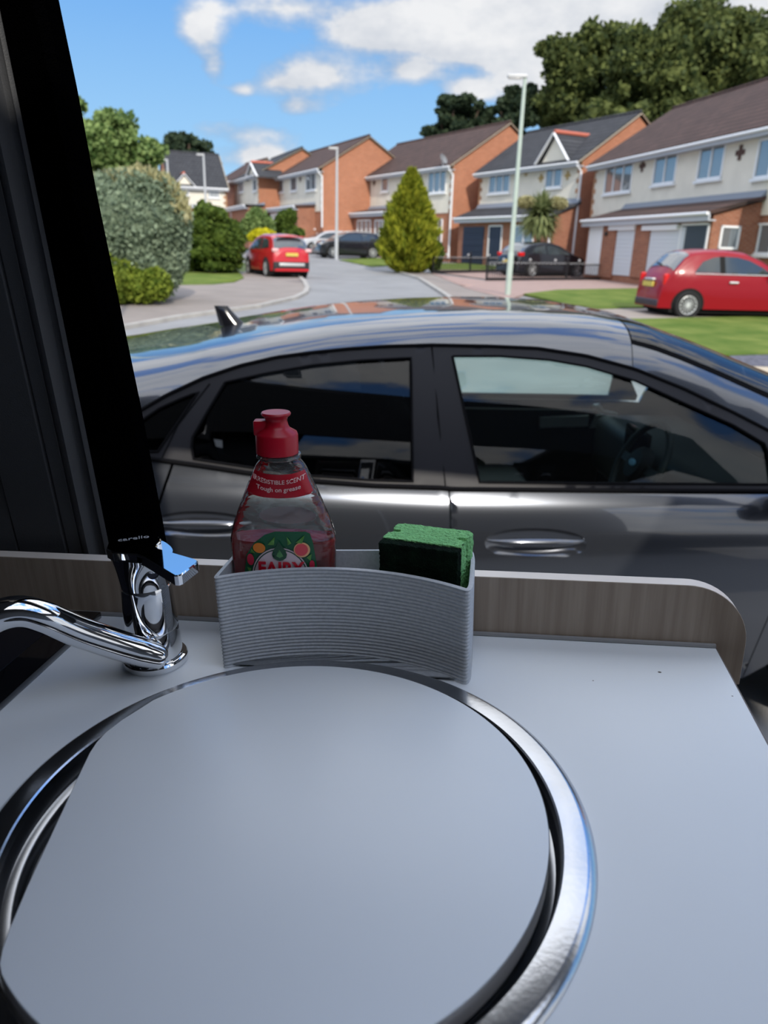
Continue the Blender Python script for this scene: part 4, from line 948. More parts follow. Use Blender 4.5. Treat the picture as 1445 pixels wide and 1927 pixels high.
    def lean(s, p, gl, gr, zt, wallm=None, zg=None, roofm=None, yn=None):
        """ground-floor extension: p = depth, gl/gr = pixels of the two gutter ends"""
        a, b = s.on(*gl, 0, -p-.2), s.on(*gr, 0, -p-.2); y0, y1 = sorted((a.y, b.y)); zg = zg or (a.z+b.z)/2
        if yn is not None: y0 = yn
        s.lp = (p, y0, y1, zg); rm = roofm or s.roofm
        mk('extension_walls', Geo().prism([(-p, -.6), (0.01, -.6), (0.01, zt-.05), (-p, zg)], y0+.15, y1-.15, axes=((1, 0, 0), (0, 0, 1), (0, 1, 0))), wallm or brick_b, s.t, smooth=0)
        mk('extension_roof', Geo().prism([(-p-.25, zg-.02), (0, zt), (0, zt+.12), (-p-.25, zg+.10)], y0, y1, axes=((1, 0, 0), (0, 0, 1), (0, 1, 0))), rm, s.t, smooth=0)
        mk('lead_flashing', Geo().prism([(-.22, zt-.22*(zt-zg)/p+.08), (0, zt+.10), (-.03, zt+.28), (-.06, zt+.28), (-.24, zt-.22*(zt-zg)/p+.13)], y0+.02, y1-.02, axes=((1, 0, 0), (0, 0, 1), (0, 1, 0))), P('lead', (.20, .23, .28), .5), s.t, smooth=0)
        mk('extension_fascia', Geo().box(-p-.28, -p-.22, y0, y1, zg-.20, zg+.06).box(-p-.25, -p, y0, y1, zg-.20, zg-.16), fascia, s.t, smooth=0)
        mk('extension_gutter', Geo().tube([(-p-.33, y0, zg+.02), (-p-.33, y1, zg+.02)], .055, 8), upvc, s.t)
    def motif(s, x, y, r=.2, m=None):
        p = s.on(x, y, 0, -.05); g = Geo()
        for i in (-1, 0, 1):
            for j in (-1, 0, 1):
                if abs(i)+abs(j) < 2: g.box(-.07, -.03, p.y+i*r*.66-r*.33, p.y+i*r*.66+r*.33, p.z+j*r*.66-r*.33, p.z+j*r*.66+r*.33)
        mk('brick_motif', g, m or P('dark_brick', (.10, .055, .045), .8), s.t, smooth=0)
    def gablet(s, apex, left, right, m=None):
        a = s.on(*apex, 0, -.30); l = s.on(*left, 0, -.30); r = s.on(*right, 0, -.30); y0, y1 = sorted((l.y, r.y)); yc = (y0+y1)/2; zt = a.z; zb = (l.z+r.z)/2
        xb = (zt-s.ze)/((s.zr-s.ze)/s.xr)
        mk('gablet_wall', Geo().prism([(y0+.12, s.ze-.3), (y1-.12, s.ze-.3), (yc, zt-.16)], -.24, .5, axes=((0, 1, 0), (0, 0, 1), (1, 0, 0))), m or render_c, s.t, smooth=0)
        mk('gablet_roof', Geo().prism([(y0, zb), (yc, zt), (y1, zb), (y1, zb-.12), (yc, zt-.14), (y0, zb-.12)], -.34, xb+.3, axes=((0, 1, 0), (0, 0, 1), (1, 0, 0))), s.roofm, s.t, smooth=0)
        g = Geo().bar((-.36, y0, zb-.05), (-.36, yc, zt-.04), .05, .20, up=(1, 0, 0)).bar((-.36, y1, zb-.05), (-.36, yc, zt-.04), .05, .20, up=(1, 0, 0)); mk('bargeboard', g, upvc, s.t, smooth=0)
        mk('red_ridge_tiles', Geo().tube([(-.34, yc, zt+.03), (xb+.1, yc, zt+.03)], .10, 8), P('red_clay', (.50, .14, .09), .7), s.t)

navy = P('navy_door', (.018, .028, .055), .4); whitegd = P('white_garage_door', (.66, .70, .74), .45)
# nearest house on the right
h = House('brick_house', 'nearest house, at the right, with two white roller garage doors and a brown tiled roof', (1280, 277), (1123, 304), None, h=5.0, dep=3.6, rise=2.35, back=13, wall=brick_b)
h.clad(2.62)
p_ = 1.7
h.lean(p_, (1098, 416), (1338, 405), 3.10)
for q in ((1143, 306, 1187, 360), (1235, 292, 1270, 344), (1320, 277, 1358, 335), (1431, 262, 1476, 330)): h.win(*q, mull=2 if q[0] in (1143,) else 1)
for q in ((1209, 312), (1393, 287)): h.motif(*q, r=.24)
h.slab('garage_door', 1150, 430, 1200, 521, -p_, whitegd, .02, 12); h.slab('garage_door', 1216, 430, 1278, 521, -p_, whitegd, .02, 12)
h.slab('brick_pier', 1139, 424, 1152, 523, -p_, brick_b, .08); h.slab('brick_pier', 1200, 424, 1214, 523, -p_, brick_b, .08)
h.slab('garage_door_housing', 1152, 425, 1200, 432, -p_, upvc, .16); h.slab('garage_door_housing', 1215, 425, 1280, 432, -p_, upvc, .16)
dd = h.slab('front_door', 1113, 422, 1139, 519, -p_, upvc, .06)
h.win(1284, 421, 1321, 520, x=-p_, mull=0, name='front_door', paneM=P('door_slate', (.05, .065, .085), .3))
yn = h.lp[1]+.15
h.win(1357, 424, 1386, 470, x=yn, mull=0, name='side_window', axis=1)
h.win(1409, 421, 1475, 480, x=0, mull=2)
mk('wall_lamp', Geo().sphere((0, 0, 0), .09).xf(T(h.on(1141, 440, 0, -p_-.1))), P('lamp_black', (.02, .02, .02), .4), h.t)
# second house
h = House('brick_house', 'house with grey tiled roof and a small front gable, behind the cordyline palm', (1098, 301), (905, 318), (1203, 216), h=5.1, roofm=tile_gr)
h.clad(2.75); h.lean(1.4, (856, 413), (1042, 406), 3.15)
h.win(922, 326, 959, 362, mull=2); h.win(1029, 312, 1057, 352, mull=1)
for q in ((990, 324), (1018, 335), (1068, 330)): h.motif(*q, r=.2, m=P('tan_motif', (.42, .30, .12), .8))
h.gablet((1045, 249), (1010, 305), (1072, 303))
h.slab('garage_door', 873, 427, 907, 500, -1.4, navy, .03, 6); h.win(921, 424, 941, 500, x=-1.4, mull=0, name='front_door', paneM=navy); h.win(968, 424, 1003, 462, x=-1.4, mull=1)
h.pipe(1096, 301, 1076, 482); h.pipe(1037, 412, 1031, 460, x=-1.5)
# third house
h = House('brick_house', 'house with brown tiled roof and satellite dish, behind the golden conifer', (855, 312), (663, 330), (958, 234), h=5.25)
h.clad(2.75); h.lean(1.3, (645, 404), (765, 398), 3.1)
h.win(671, 341, 691, 370, mull=1); h.win(719, 335, 731, 360, mull=0); h.win(807, 322, 839, 362, mull=2)
for q in ((704, 344), (790, 334)): h.motif(*q, r=.2)
h.win(673, 414, 698, 445, x=-1.3, mull=2); h.win(706, 414, 722, 445, x=-1.3, mull=1); h.win(817, 412, 831, 457, x=-.02, mull=1)
h.pipe(853, 313, 843, 486)
q = h.on(832, 301, 0, -.5)
dsh = mk('satellite_dish', Geo().lathe([(0, 0), (.15, .03), (.30, .12), (.29, .13), (.14, .05), (0, .02)], 24).xf(T(q) @ Matrix.Rotation(math.radians(60), 4, 'X') @ Matrix.Rotation(math.radians(20), 4, 'Y')), P('dish_grey', (.20, .21, .22), .5), h.t)
mk('dish_bracket', Geo().tube([(q.x, q.y, q.z-.1), (q.x+.2, q.y, q.z-.5), (-.1, q.y, s_ if False else h.ze-.3)], .025, 6), upvc, dsh)
# fourth house
h = House('brick_house', 'long house with brown tiled roof behind the parked white and black cars', (608, 318), (487, 336), (694, 259), h=5.35)
h.clad(2.75); h.lean(1.3, (476, 396), (556, 390), 3.1)
for q in ((493, 340, 508, 366), (521, 337, 534, 362), (547, 334, 559, 359), (576, 328, 595, 357)): h.win(*q, mull=1 if q[0] in (493, 576) else 0)
for q in ((514, 346), (565, 337)): h.motif(*q, r=.2)
h.win(510, 402, 526, 428, x=-1.3, mull=0, name='front_door', paneM=upvc); h.win(550, 397, 568, 428, x=-.02, mull=0); h.win(577, 399, 593, 430, x=-.02, mull=2)
h.pipe(606, 320, 606, 428)
# fifth house
h = House('brick_house', 'house with dark grey roof and front gable, far down the left side of the terrace', (487, 328), (440, 338), (568, 281), h=5.35, roofm=tile_gr)
h.clad(2.75); h.lean(1.3, (421, 395), (462, 386), 3.0)
h.win(449, 341, 459, 361, mull=1); h.win(476, 338, 484, 359, mull=0); h.gablet((474, 305), (463, 335), (486, 333)); h.win(425, 398, 436, 425, x=-1.3, mull=0, name='garage_door', paneM=P('door_red', (.20, .03, .03), .5))
# sixth, only its gable shows
h = House('brick_house', 'farthest brick house, only its brown gable showing beyond the grey-roofed one', (444, 338), (420, 341), None, h=5.5, dep=3.0, rise=1.8, wall=brick_b, L=6)
# cream house closing the street
h = House('cream_house', 'cream rendered house with grey roof closing the far end of the street', (426, 350), (318, 345), None, h=4.7, dep=3.6, rise=2.6, roofm=tile_gr)
h.clad(2.4)
h.win(338, 352, 356, 369, mull=2); h.win(391, 351, 413, 373, mull=3); h.gablet((347, 326), (326, 349), (368, 350)); h.lean(1.2, (335, 386), (388, 386), 2.6)

# ---------------------------------------------------------------- street lamps
post_m = P('pale_green_post', (.42, .50, .44), .5, vary=.06, vscale=3); post_g = P('galvanised_post', (.48, .50, .52), .45)
def lamp(label, px, py, topx, topy, r0, r1, mat, arm=-.35, yd=None):
    b = hit(px, py) if not yd else np.array([ony(R_OUT, px, py, yd)[0], yd, ground(yd)]); z = ony(R_OUT, topx, topy, b[1])[2]-b[2]
    t = thing('street_lamp', label, 'street lamp', T((b[0], b[1], b[2])), 'lamp posts along the street')
    mk('base_column', Geo().lathe([(r0, -.1), (r0, 1.15), (r0*.8, 1.22)], 20, cap=True), mat, t, smooth=40)
    mk('pole', Geo().lathe([(r1*1.15, 1.15), (r1*.75, z)], 20, cap=True), mat, t, smooth=40)
    mk('lamp_head', Geo().box(arm-.12, .06, -.08, .08, z-.01, z+.08), P('lamp_head_grey', (.55, .56, .56), .4), t, bevel=.03)
    mk('lamp_lens', Geo().box(arm-.08, -.08, -.06, .06, z-.035, z-.008), P('lamp_lens', (.6, .6, .6), .2), t, bevel=.01)
    return t
lamp('tall pale green street lamp standing just beyond the parked dark car', 955, 558, 975, 146, .085, .062, post_m)
lamp('slim grey street lamp beside the black parked crossover', 633, 489, 633, 280, .095, .075, post_g)
lamp('distant street lamp in front of the cream house', 389, 420, 386, 292, .10, .08, post_g, yd=56)
lamp('farthest street lamp rising behind the big grey-green bush', 322, 420, 320, 302, .10, .08, post_g, yd=60)
b = hit(128, 640); t = thing('street_lamp', 'pale green post just showing past the top of the black door seal', 'street lamp', T((ony(R_OUT, 90, 40, 9)[0], 9, ground(9))), 'lamp posts along the street')
mk('pole', Geo().lathe([(.085, -.1), (.085, 1.2), (.060, 1.25), (.052, 6)], 20, cap=True), post_m, t, smooth=40)
mk('lamp_head', Geo().box(-.45, .06, -.1, .1, 5.98, 6.1), P('lamp_head_grey', (.55, .56, .56), .4), t, bevel=.03)

# ---------------------------------------------------------------- iron railings
iron = P('black_iron', (.012, .012, .014), .45); iron_w = P('pale_scrolls', (.42, .42, .42), .5)
def railing(label, pa, pb, hgt):
    a, b = hit(*pa), hit(*pb); L_ = np.linalg.norm((b-a)[:2]); d = (b-a)/L_; M_ = Matrix(((d[0], -d[1], 0, a[0]), (d[1], d[0], 0, a[1]), (d[2], 0, 1, a[2]), (0, 0, 0, 1)))
    t = thing('garden_railing', label, 'railing', M_)
    n = int(L_/.115); g = Geo()
    for i in range(n+1): x = L_*i/n; g.box(x-.009, x+.009, -.009, .009, .05, hgt-.16)
    mk('bars', g, iron, t, smooth=0)
    mk('rails', Geo().box(0, L_, -.015, .015, .03, .16).box(0, L_, -.012, .012, hgt-.20, hgt-.16), iron, t, smooth=0)
    g = Geo()
    for i in range(int(L_/.23)):
        x = (i+.5)*.23; g.tube([(x+.075*math.cos(q), 0, hgt-.10+.06*math.sin(q)) for q in np.linspace(PI, 2*PI, 9)], .011, 5)
        if i % 6 == 3: g.sphere((x, 0, hgt-.02), .05, 8, 6)
    mk('scrolls', g, iron_w, t, smooth=60)
    for x in (0, L_/2, L_): mk('post', Geo().box(x-.03, x+.03, -.03, .03, -.05, hgt+.02).sphere((x, 0, hgt+.05), .045, 10, 8), iron, t)
railing('black iron railing with pale scrolls between the conifer and the black hatchback', (814, 516), (948, 513), .84)
railing('long black iron railing with pale scrolls in front of the black hatchback', (915, 531), (1193, 527), .84)

# ---------------------------------------------------------------- other cars
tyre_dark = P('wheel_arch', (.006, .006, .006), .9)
def car2(name, label, M, zrp, zcp, hw, belt, wins, screens, wheels, r, pm, bottom=.2, taper=.12, lower=None, rim=None, nsp=10, tum=.42, group=None):
    t = thing(name, label, 'car', M, group); X0, X1 = zrp[0][0], zrp[-1][0]; mid, half = (X0+X1)/2, (X1-X0)/2
    zr_ = lambda X: lerp(X, *zip(*zrp)); zc_ = lambda X: min(zr_(X)-.01, lerp(X, *zip(*zcp)))
    def sd(X, z): return hw*(1-taper*abs((X-mid)/half)**4)-(tum*max(0, z-belt))-.05*max(0, .45-z)+.012*math.exp(-((z-.62)/.12)**2)
    def sec(X, n=16, m=8):
        c0, z1 = zc_(X), zr_(X); out = [(X, -sd(X, bottom+(c0-bottom)*i/m), bottom+(c0-bottom)*i/m) for i in range(m)]
        v0 = sd(X, c0)
        for i in range(n+1):
            a = PI*i/n; c_ = math.cos(a); out.append((X, -v0*math.copysign(abs(c_)**.75, c_), c0+(z1-c0)*math.sin(a)**.8))
        return out+[(X, sd(X, bottom+(c0-bottom)*i/m), bottom+(c0-bottom)*i/m) for i in range(m-1, -1, -1)]
    Xs_ = sorted(set([round(X0+(X1-X0)*(.5-.5*math.cos(PI*i/56)), 4) for i in range(57)]+[p[0] for p in zrp])); V = []; F = []; k = len(sec(0))
    for X in Xs_: V += sec(X)
    for j in range(len(Xs_)-1):
        for i in range(k): F.append((j*k+i, j*k+(i+1) % k, (j+1)*k+(i+1) % k, (j+1)*k+i))
    F += [tuple(range(k))[::-1], tuple((len(Xs_)-1)*k+i for i in range(k))]
    mk('body', Geo().add(V, F), pm, t, smooth=50)
    for poly in wins:
        for s_ in (-1, 1): mkp('side_window', patch(poly, .12, lambda u, v, o: (u, s_*(sd(u, v)+.008), v)), car_glass, t, facing=(0, s_, 0))
    for (a, b, i0, i1) in screens:
        g = Geo(); V = []; XX = np.linspace(a, b, 12); m = i1-i0+1
        for X in XX:
            s_ = sec(X)[8+i0:8+i1+1]; V += [(p[0]+(.008 if X > mid else -.008), p[1], p[2]+.010) for p in s_]
        g.add(V, [(j*m+i, j*m+i+1, (j+1)*m+i+1, (j+1)*m+i) for j in range(11) for i in range(m-1)]); mkp('screen', g, P('car_screen_glass', (.05, .065, .08), .04, spec=1.0, coat=1), t, facing=(0, 0, 1))
    for X in wheels:
        for s_ in (-1, 1):
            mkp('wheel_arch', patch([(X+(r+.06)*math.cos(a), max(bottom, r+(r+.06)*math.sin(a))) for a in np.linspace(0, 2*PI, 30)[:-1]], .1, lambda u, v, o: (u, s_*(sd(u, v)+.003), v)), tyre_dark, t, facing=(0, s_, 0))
            wheel(t, X, s_*(sd(X, r)-.045), r, s_, nsp, .18, rim or silver)
    mk('underbody', Geo().box(X0+.25, X1-.25, -hw+.12, hw-.12, .13, bottom+.12), tyre_dark, t)
    if lower:
        mk('lower_cladding', Geo().box(X0-.02, X0+.22, -hw+.10, hw-.10, bottom-.02, lower), P('black_cladding', (.02, .02, .022), .6), t, bevel=.05, seg=3)
    t['_'] = 0; del t['_']; return t, sd, zr_
def heading(px, py, az, x_wheel, y_side, z=0.0):
    """car matrix with the point (x_wheel, y_side, 0) of the car standing at pixel (px, py); az = compass heading"""
    b = hit(px, py); a = math.radians(az); f = Vector((math.sin(a), math.cos(a), 0)); l = Vector((-f.y, f.x, 0))
    o = Vector(b)-f*x_wheel-l*y_side; o.z = b[2]+z; return Matrix(((f.x, l.x, 0, o.x), (f.y, l.y, 0, o.y), (0, 0, 1, o.z), (0, 0, 0, 1)))
plate_y = P('yellow_plate', (.62, .50, .10), .5); lamp_r = P('tail_lamp_red', (.55, .01, .01), .2); red_fiat = P('deep_red_paint', (.26, .002, .010), .3, spec=.3, coat=.35); red_suv = P('bright_red_paint', (.50, .012, .022), .25, coat=1)
black_p = P('black_paint', (.010, .011, .016), .2, coat=1); white_p = P('silver_white_paint', (.48, .50, .53), .3, coat=1)
# small red retro hatchback
M_ = heading(1287, 600, 84, -1.15, -.70)
t, sd, zr_ = car2('retro_hatchback', 'small red retro hatchback on the drive at the right', M_,
    [(-1.77, .30), (-1.775, .62), (-1.72, .84), (-1.64, .96), (-1.52, 1.12), (-1.28, 1.38), (-1.12, 1.45), (-.8, 1.485), (-.3, 1.49), (.1, 1.45), (.45, 1.32), (.95, 1.02), (1.35, .93), (1.62, .80), (1.75, .60), (1.77, .32)],
    [(-1.77, .28), (-1.74, .55), (-1.62, .80), (-1.5, .95), (-1.3, 1.18), (-1.1, 1.32), (-.7, 1.385), (-.3, 1.385), (.1, 1.34), (.5, 1.18), (.9, .95), (1.4, .80), (1.7, .58), (1.77, .30)],
    .80, .92, [[(-1.10, .99), (-.90, 1.22), (-.66, 1.31), (-.50, 1.33), (-.50, .99)], [(-.42, .985), (-.42, 1.335), (-.1, 1.325), (.18, 1.26), (.48, 1.12), (.72, .965)]],
    [(-1.535, -1.20, 2, 14), (.15, .90, 2, 14)], (-1.15, 1.15), .30, red_fiat, bottom=.22, taper=.22, nsp=14)
for s_ in (-1, 1): mkp('centre_pillar_trim', patch([(-.52, .985), (-.52, 1.335), (-.40, 1.335), (-.40, .985)], .06, lambda u, v, o: (u, s_*(sd(u, v)+.011), v)), tyre_dark, t, facing=(0, s_, 0))
mk('rear_bumper', Geo().box(-1.80, -1.62, -.60, .60, .24, .40), P('bumper_grey', (.045, .03, .04), .5), t, bevel=.04, seg=3)
mk('number_plate', Geo().box(-1.80, -1.76, -.26, .26, .66, .77), plate_y, t)
mk('plate_handle', Geo().box(-1.79, -1.70, -.22, .22, .80, .84), silver, t, bevel=.01)
for s_ in (-1, 1): mk('tail_lamp', Geo().box(-1.72, -1.60, s_*.60-.05, s_*.60+.05, .70, .95), lamp_r, t, bevel=.03, seg=3)
mk('door_handle', Geo().tube([(-.30, -sd(-.3, .80)-.03, .80), (-.10, -sd(-.1, .80)-.03, .80)], .022, 8), silver, t)
mk('door_mirror', Geo().sphere((.66, -sd(.66, .95)-.12, .97), 1, 14, 8).xf(Matrix.Identity(4)) if False else Geo().box(.60, .74, -sd(.66, .95)-.22, -sd(.66, .95)-.02, .92, 1.03), P('mirror_black', (.02, .02, .02), .4), t, bevel=.04, seg=3)
mk('window_trim', Geo().tube([(x, -sd(x, .965)-.012, .965) for x in np.linspace(-1.08, .74, 16)], .010, 6), silver, t)
mk('rear_wiper', Geo().tube([(-1.55, -.05, 1.13), (-1.50, .30, 1.17)], .015, 6), tyre_dark, t)
# red crossover seen from behind
suv_zr = [(-2.05, .35), (-2.09, .62), (-2.06, .95), (-1.98, 1.08), (-1.80, 1.38), (-1.55, 1.50), (-1.0, 1.55), (-.2, 1.56), (.3, 1.50), (.6, 1.40), (1.15, 1.06), (1.75, .98), (2.02, .82), (2.09, .60), (2.10, .35)]
suv_zc = [(-2.05, .33), (-2.0, .70), (-1.95, .95), (-1.7, 1.24), (-1.4, 1.40), (-.2, 1.44), (.3, 1.38), (.7, 1.22), (1.1, 1.0), (1.7, .88), (2.0, .72), (2.10, .33)]
suv_w = [[(-1.55, 1.05), (-1.38, 1.28), (-1.1, 1.36), (-.60, 1.385), (-.60, 1.0)], [(-.53, 1.0), (-.53, 1.39), (-.05, 1.385), (.3, 1.33), (.62, 1.20), (.90, 1.0)]]
suv_s = [(-1.985, -1.66, 2, 14), (.42, 1.10, 2, 14)]
M_ = heading(505, 523, -27, -1.27, .72) @ Matrix.Diagonal((.86, .86, .98, 1))
t, sd, zr_ = car2('red_crossover', 'bright red crossover seen from behind, by the dark green bush', M_, suv_zr, suv_zc, .88, .98, suv_w, suv_s, (-1.27, 1.27), .34, red_suv, bottom=.26, lower=.60, taper=.14)
mk('rear_reflector_band', Geo().box(-2.10, -2.04, -.55, .55, .44, .54), silver, t, bevel=.01)
mk('number_plate', Geo().box(-2.115, -2.07, -.26, .26, .78, .89), plate_y, t)
for s_ in (-1, 1): mk('tail_lamp', Geo().box(-2.05, -1.93, s_*.72-.16, s_*.72+.10, .92, 1.04), P('tail_lamp_pale', (.75, .45, .45), .2), t, bevel=.03, seg=3)
mk('rear_spoiler', Geo().box(-1.98, -1.72, -.58, .58, 1.43, 1.47), red_suv, t, bevel=.015)
# black and white cars in front of the houses
grp = 'cars parked in front of the houses'
M_ = heading(700, 487, -112, -1.30, .74)
t, sd, zr_ = car2('black_crossover', 'black crossover parked beside the slim grey lamp post', M_, suv_zr, suv_zc, .88, .98, suv_w, suv_s, (-1.30, 1.30), .35, black_p, bottom=.26)
for s_ in (-1, 1): mk('headlamp', Geo().box(1.88, 2.04, s_*.60-.16, s_*.60+.16, .74, .86), silver, t, bevel=.03); mk('roof_rail', Geo().tube([(-1.3, s_*.60, 1.52), (-.2, s_*.62, 1.56), (.4, s_*.60, 1.49)], .02, 6), silver, t)
M_ = heading(655, 479, -112, -1.30, .74)
t, sd, zr_ = car2('white_estate_car', 'silver white car with its nose out behind the black crossover', M_, suv_zr, suv_zc, .88, .98, suv_w, suv_s, (-1.30, 1.30), .35, white_p, bottom=.26)
M_ = heading(612, 474, -112, -1.30, .74)
t, sd, zr_ = car2('silver_blue_car', 'pale blue-grey car, leftmost of the row in front of the houses', M_, suv_zr, suv_zc, .86, .98, suv_w, suv_s, (-1.30, 1.30), .33, P('pale_blue_paint', (.22, .27, .36), .3, coat=1), bottom=.26)
M_ = heading(996, 522, 60, -1.28, -.70)
t, sd, zr_ = car2('black_hatchback', 'black hatchback parked on the drive behind the long railing', M_,
    [(-2.0, .3), (-2.03, .62), (-1.98, .90), (-1.86, 1.05), (-1.62, 1.30), (-1.35, 1.42), (-.7, 1.48), (-.1, 1.47), (.3, 1.38), (1.05, 1.02), (1.6, .90), (1.95, .70), (2.02, .5), (2.04, .3)],
    [(-2.0, .28), (-1.95, .65), (-1.85, .88), (-1.6, 1.12), (-1.3, 1.29), (-.7, 1.37), (-.1, 1.35), (.35, 1.24), (1.0, .94), (1.6, .78), (1.95, .55), (2.04, .28)],
    .86, .93, [[(-1.35, 1.02), (-1.1, 1.24), (-.55, 1.32), (-.55, .96)], [(-.48, .96), (-.48, 1.32), (-.1, 1.31), (.3, 1.22), (.78, .96)]], [(-1.85, -1.45, 2, 14), (.35, 1.0, 2, 14)], (-1.28, 1.28), .31, black_p, bottom=.22)
for s_ in (-1, 1): mk('tail_lamp', Geo().box(-1.97, -1.72, s_*.70-.10, s_*.70+.10, .86, 1.02), lamp_r, t, bevel=.03, seg=3)
mk('number_plate', Geo().box(-2.06, -2.0, -.26, .26, .60, .71), plate_y, t)

# ---------------------------------------------------------------- trees, hedges and shrubs
bark = P('bark', (.10, .07, .05), .9, vary=.3, vscale=8)
def leaves(blobs, n, size, seed=1, aspect=1.6, shell=(.72, 1.06), squash=1.0, core=.80, updir=0.0):
    """blobs: (x, y, z, rx, ry, rz); many small leaf quads through each outer shell over a bumpy inner mass"""
    rs = np.random.RandomState(seed); B = np.array(blobs, float); wt_ = (B[:, 3]*B[:, 5]); wt_ = wt_/wt_.sum(); idx = rs.choice(len(B), n, p=wt_)
    d = rs.normal(size=(n, 3)); d /= np.linalg.norm(d, axis=1)[:, None]; rr_ = rs.uniform(shell[0], shell[1], n)**1
    c = B[idx, :3]+d*B[idx, 3:]*rr_[:, None]
    a = rs.normal(size=(n, 3)); a += np.array([0, 0, updir]); a /= np.linalg.norm(a, axis=1)[:, None]; b = np.cross(a, rs.normal(size=(n, 3))); b /= np.linalg.norm(b, axis=1)[:, None]
    s = size*rs.uniform(.6, 1.35, n)[:, None]; a = a*s*aspect*.5; b = b*s*.5
    V = np.stack([c-a, c+b, c+a, c-b], 1).reshape(-1, 3); F = np.arange(4*n).reshape(-1, 4)
    g = Geo(); g.v = [tuple(p) for p in V.tolist()]; g.f = [tuple(f) for f in F.tolist()]
    if core:
        for bb in blobs:
            k = Geo().sphere((0, 0, 0), 1, 14, 9); ph = rs.uniform(0, 6, 3)
            k.v = [(bb[0]+x*bb[3]*core*(1+.12*math.sin(5*z+ph[0]+4*x)), bb[1]+y*bb[4]*core*(1+.12*math.sin(4*x+ph[1])), bb[2]+z*bb[5]*core*(1+.10*math.sin(6*y+ph[2]))) for x, y, z in k.v]; g.add(k.v, k.f)
    return g
def fast(name, g, m, par):
    me = bpy.data.meshes.new(name); me.from_pydata(g.v, [], g.f); me.materials.append(m); o = bpy.data.objects.new(name, me); col.objects.link(o); o.parent = par; return o
def bp(px, py, Y, r, ry=None, dp=1.0):
    c_ = ony(R_OUT, px, py, Y); k = Y/1400*1.06; return (c_[0], c_[1], c_[2], r*k, r*k*dp, (ry or r)*k)
def plant(name, label, cat, blobs, n, size, m, trunk=.15, seed=1, group=None, subs=0, **kw):
    if subs:
        rs = np.random.RandomState(seed+50); out = []
        for b in blobs:
            for _ in range(subs):
                d = rs.normal(size=3); d /= np.linalg.norm(d); f = rs.uniform(.55, .92); q = rs.uniform(.26, .42); out.append((b[0]+d[0]*b[3]*f, b[1]+d[1]*b[4]*f, b[2]+d[2]*b[5]*f, b[3]*q, b[4]*q, b[5]*q*.85))
        big = blobs; blobs = out
    cx = sum(b[0] for b in blobs)/len(blobs); cy = sum(b[1] for b in blobs)/len(blobs); gz = ground(cy)
    t = thing(name, label, cat, T((cx, cy, gz)), group)
    bl = [(b[0]-cx, b[1]-cy, b[2]-gz, *b[3:]) for b in blobs]; fast('foliage', leaves(bl, n, size, seed, **kw), m, t)
    if trunk:
        top = max(b[2] for b in bl); g = Geo().tube([(0, 0, -.3), (.05, 0, top*.5), (0, 0, top*.9)], [trunk*1.3, trunk, trunk*.4], 10)
        for i, b in enumerate(bl[:60:max(1, len(bl)//9)]): g.tube([(0, 0, top*.35), ((b[0])*.5, b[1]*.5, (top*.35+b[2])/2), (b[0], b[1], b[2])], [trunk*.5, trunk*.35, trunk*.15], 6)
        mk('trunk', g, bark, t, smooth=60)
    return t
L_oak = leaf_mat('broadleaf_green', (.028, .048, .016), (.16, .19, .055)); L_pine = leaf_mat('pine_green', (.016, .034, .020), (.07, .10, .05)); L_light = leaf_mat('light_green', (.06, .12, .03), (.30, .40, .14))
L_grey = leaf_mat('grey_green', (.09, .13, .08), (.34, .42, .28)); L_yel = leaf_mat('yellow_green', (.07, .12, .01), (.30, .36, .05)); L_bush = leaf_mat('bush_green', (.025, .055, .008), (.13, .19, .03)); L_con = leaf_mat('golden_conifer', (.07, .11, .006), (.42, .43, .04)); L_tip = leaf_mat('pale_tips', (.26, .24, .10), (.55, .52, .30)); L_palm = leaf_mat('cordyline_green', (.09, .12, .04), (.34, .38, .17))
Y = 74
plant('broadleaf_tree', 'tallest dark green tree, at the right behind the nearest house roof', 'tree', [bp(1300, 95, Y, 75), bp(1230, 130, Y, 65), bp(1380, 110, Y+2, 70), bp(1300, 180, Y, 85), bp(1200, 190, Y-1, 65), bp(1400, 180, Y, 85), bp(1340, 60, Y, 35), bp(1270, 62, Y, 35), bp(1390, 62, Y, 34), bp(1480, 130, Y+2, 60), bp(1180, 150, Y, 38)], 34000, .36, L_oak, .6, 3, 'trees behind the houses', subs=16, core=.72, shell=(.6, 1.2))
Y = 80
plant('broadleaf_tree', 'second dark green tree, left of the tallest one, behind the lamp post top', 'tree', [bp(1080, 130, Y, 52), bp(1130, 105, Y, 45), bp(1060, 180, Y, 48), bp(1120, 190, Y, 70), bp(1040, 105, Y, 26), bp(1090, 95, Y, 30), bp(1150, 160, Y, 50), bp(1055, 225, Y, 40)], 22000, .36, L_oak, .5, 4, 'trees behind the houses', subs=16, core=.72, shell=(.6, 1.2))
Y = 82
plant('pine_tree', 'dark pine with a thin ragged crown behind the lamp post', 'tree', [bp(965, 185, Y, 32, 20), bp(945, 210, Y, 30, 20), bp(985, 200, Y, 30, 26), bp(960, 235, Y, 42, 26), bp(1000, 175, Y, 14)], 8000, .30, L_pine, .4, 5, 'trees behind the houses', subs=9, core=.55, shell=(.5, 1.25))
plant('pine_tree', 'rounded dark pine above the brown roof of the third house', 'tree', [bp(860, 205, Y, 36, 20), bp(835, 225, Y, 28, 16), bp(885, 220, Y, 30, 22), bp(850, 243, Y, 46, 18), bp(815, 247, Y, 18, 8), bp(845, 192, Y, 16, 10)], 8000, .30, L_pine, .4, 6, 'trees behind the houses', subs=9, core=.55, shell=(.5, 1.25))
Y = 36
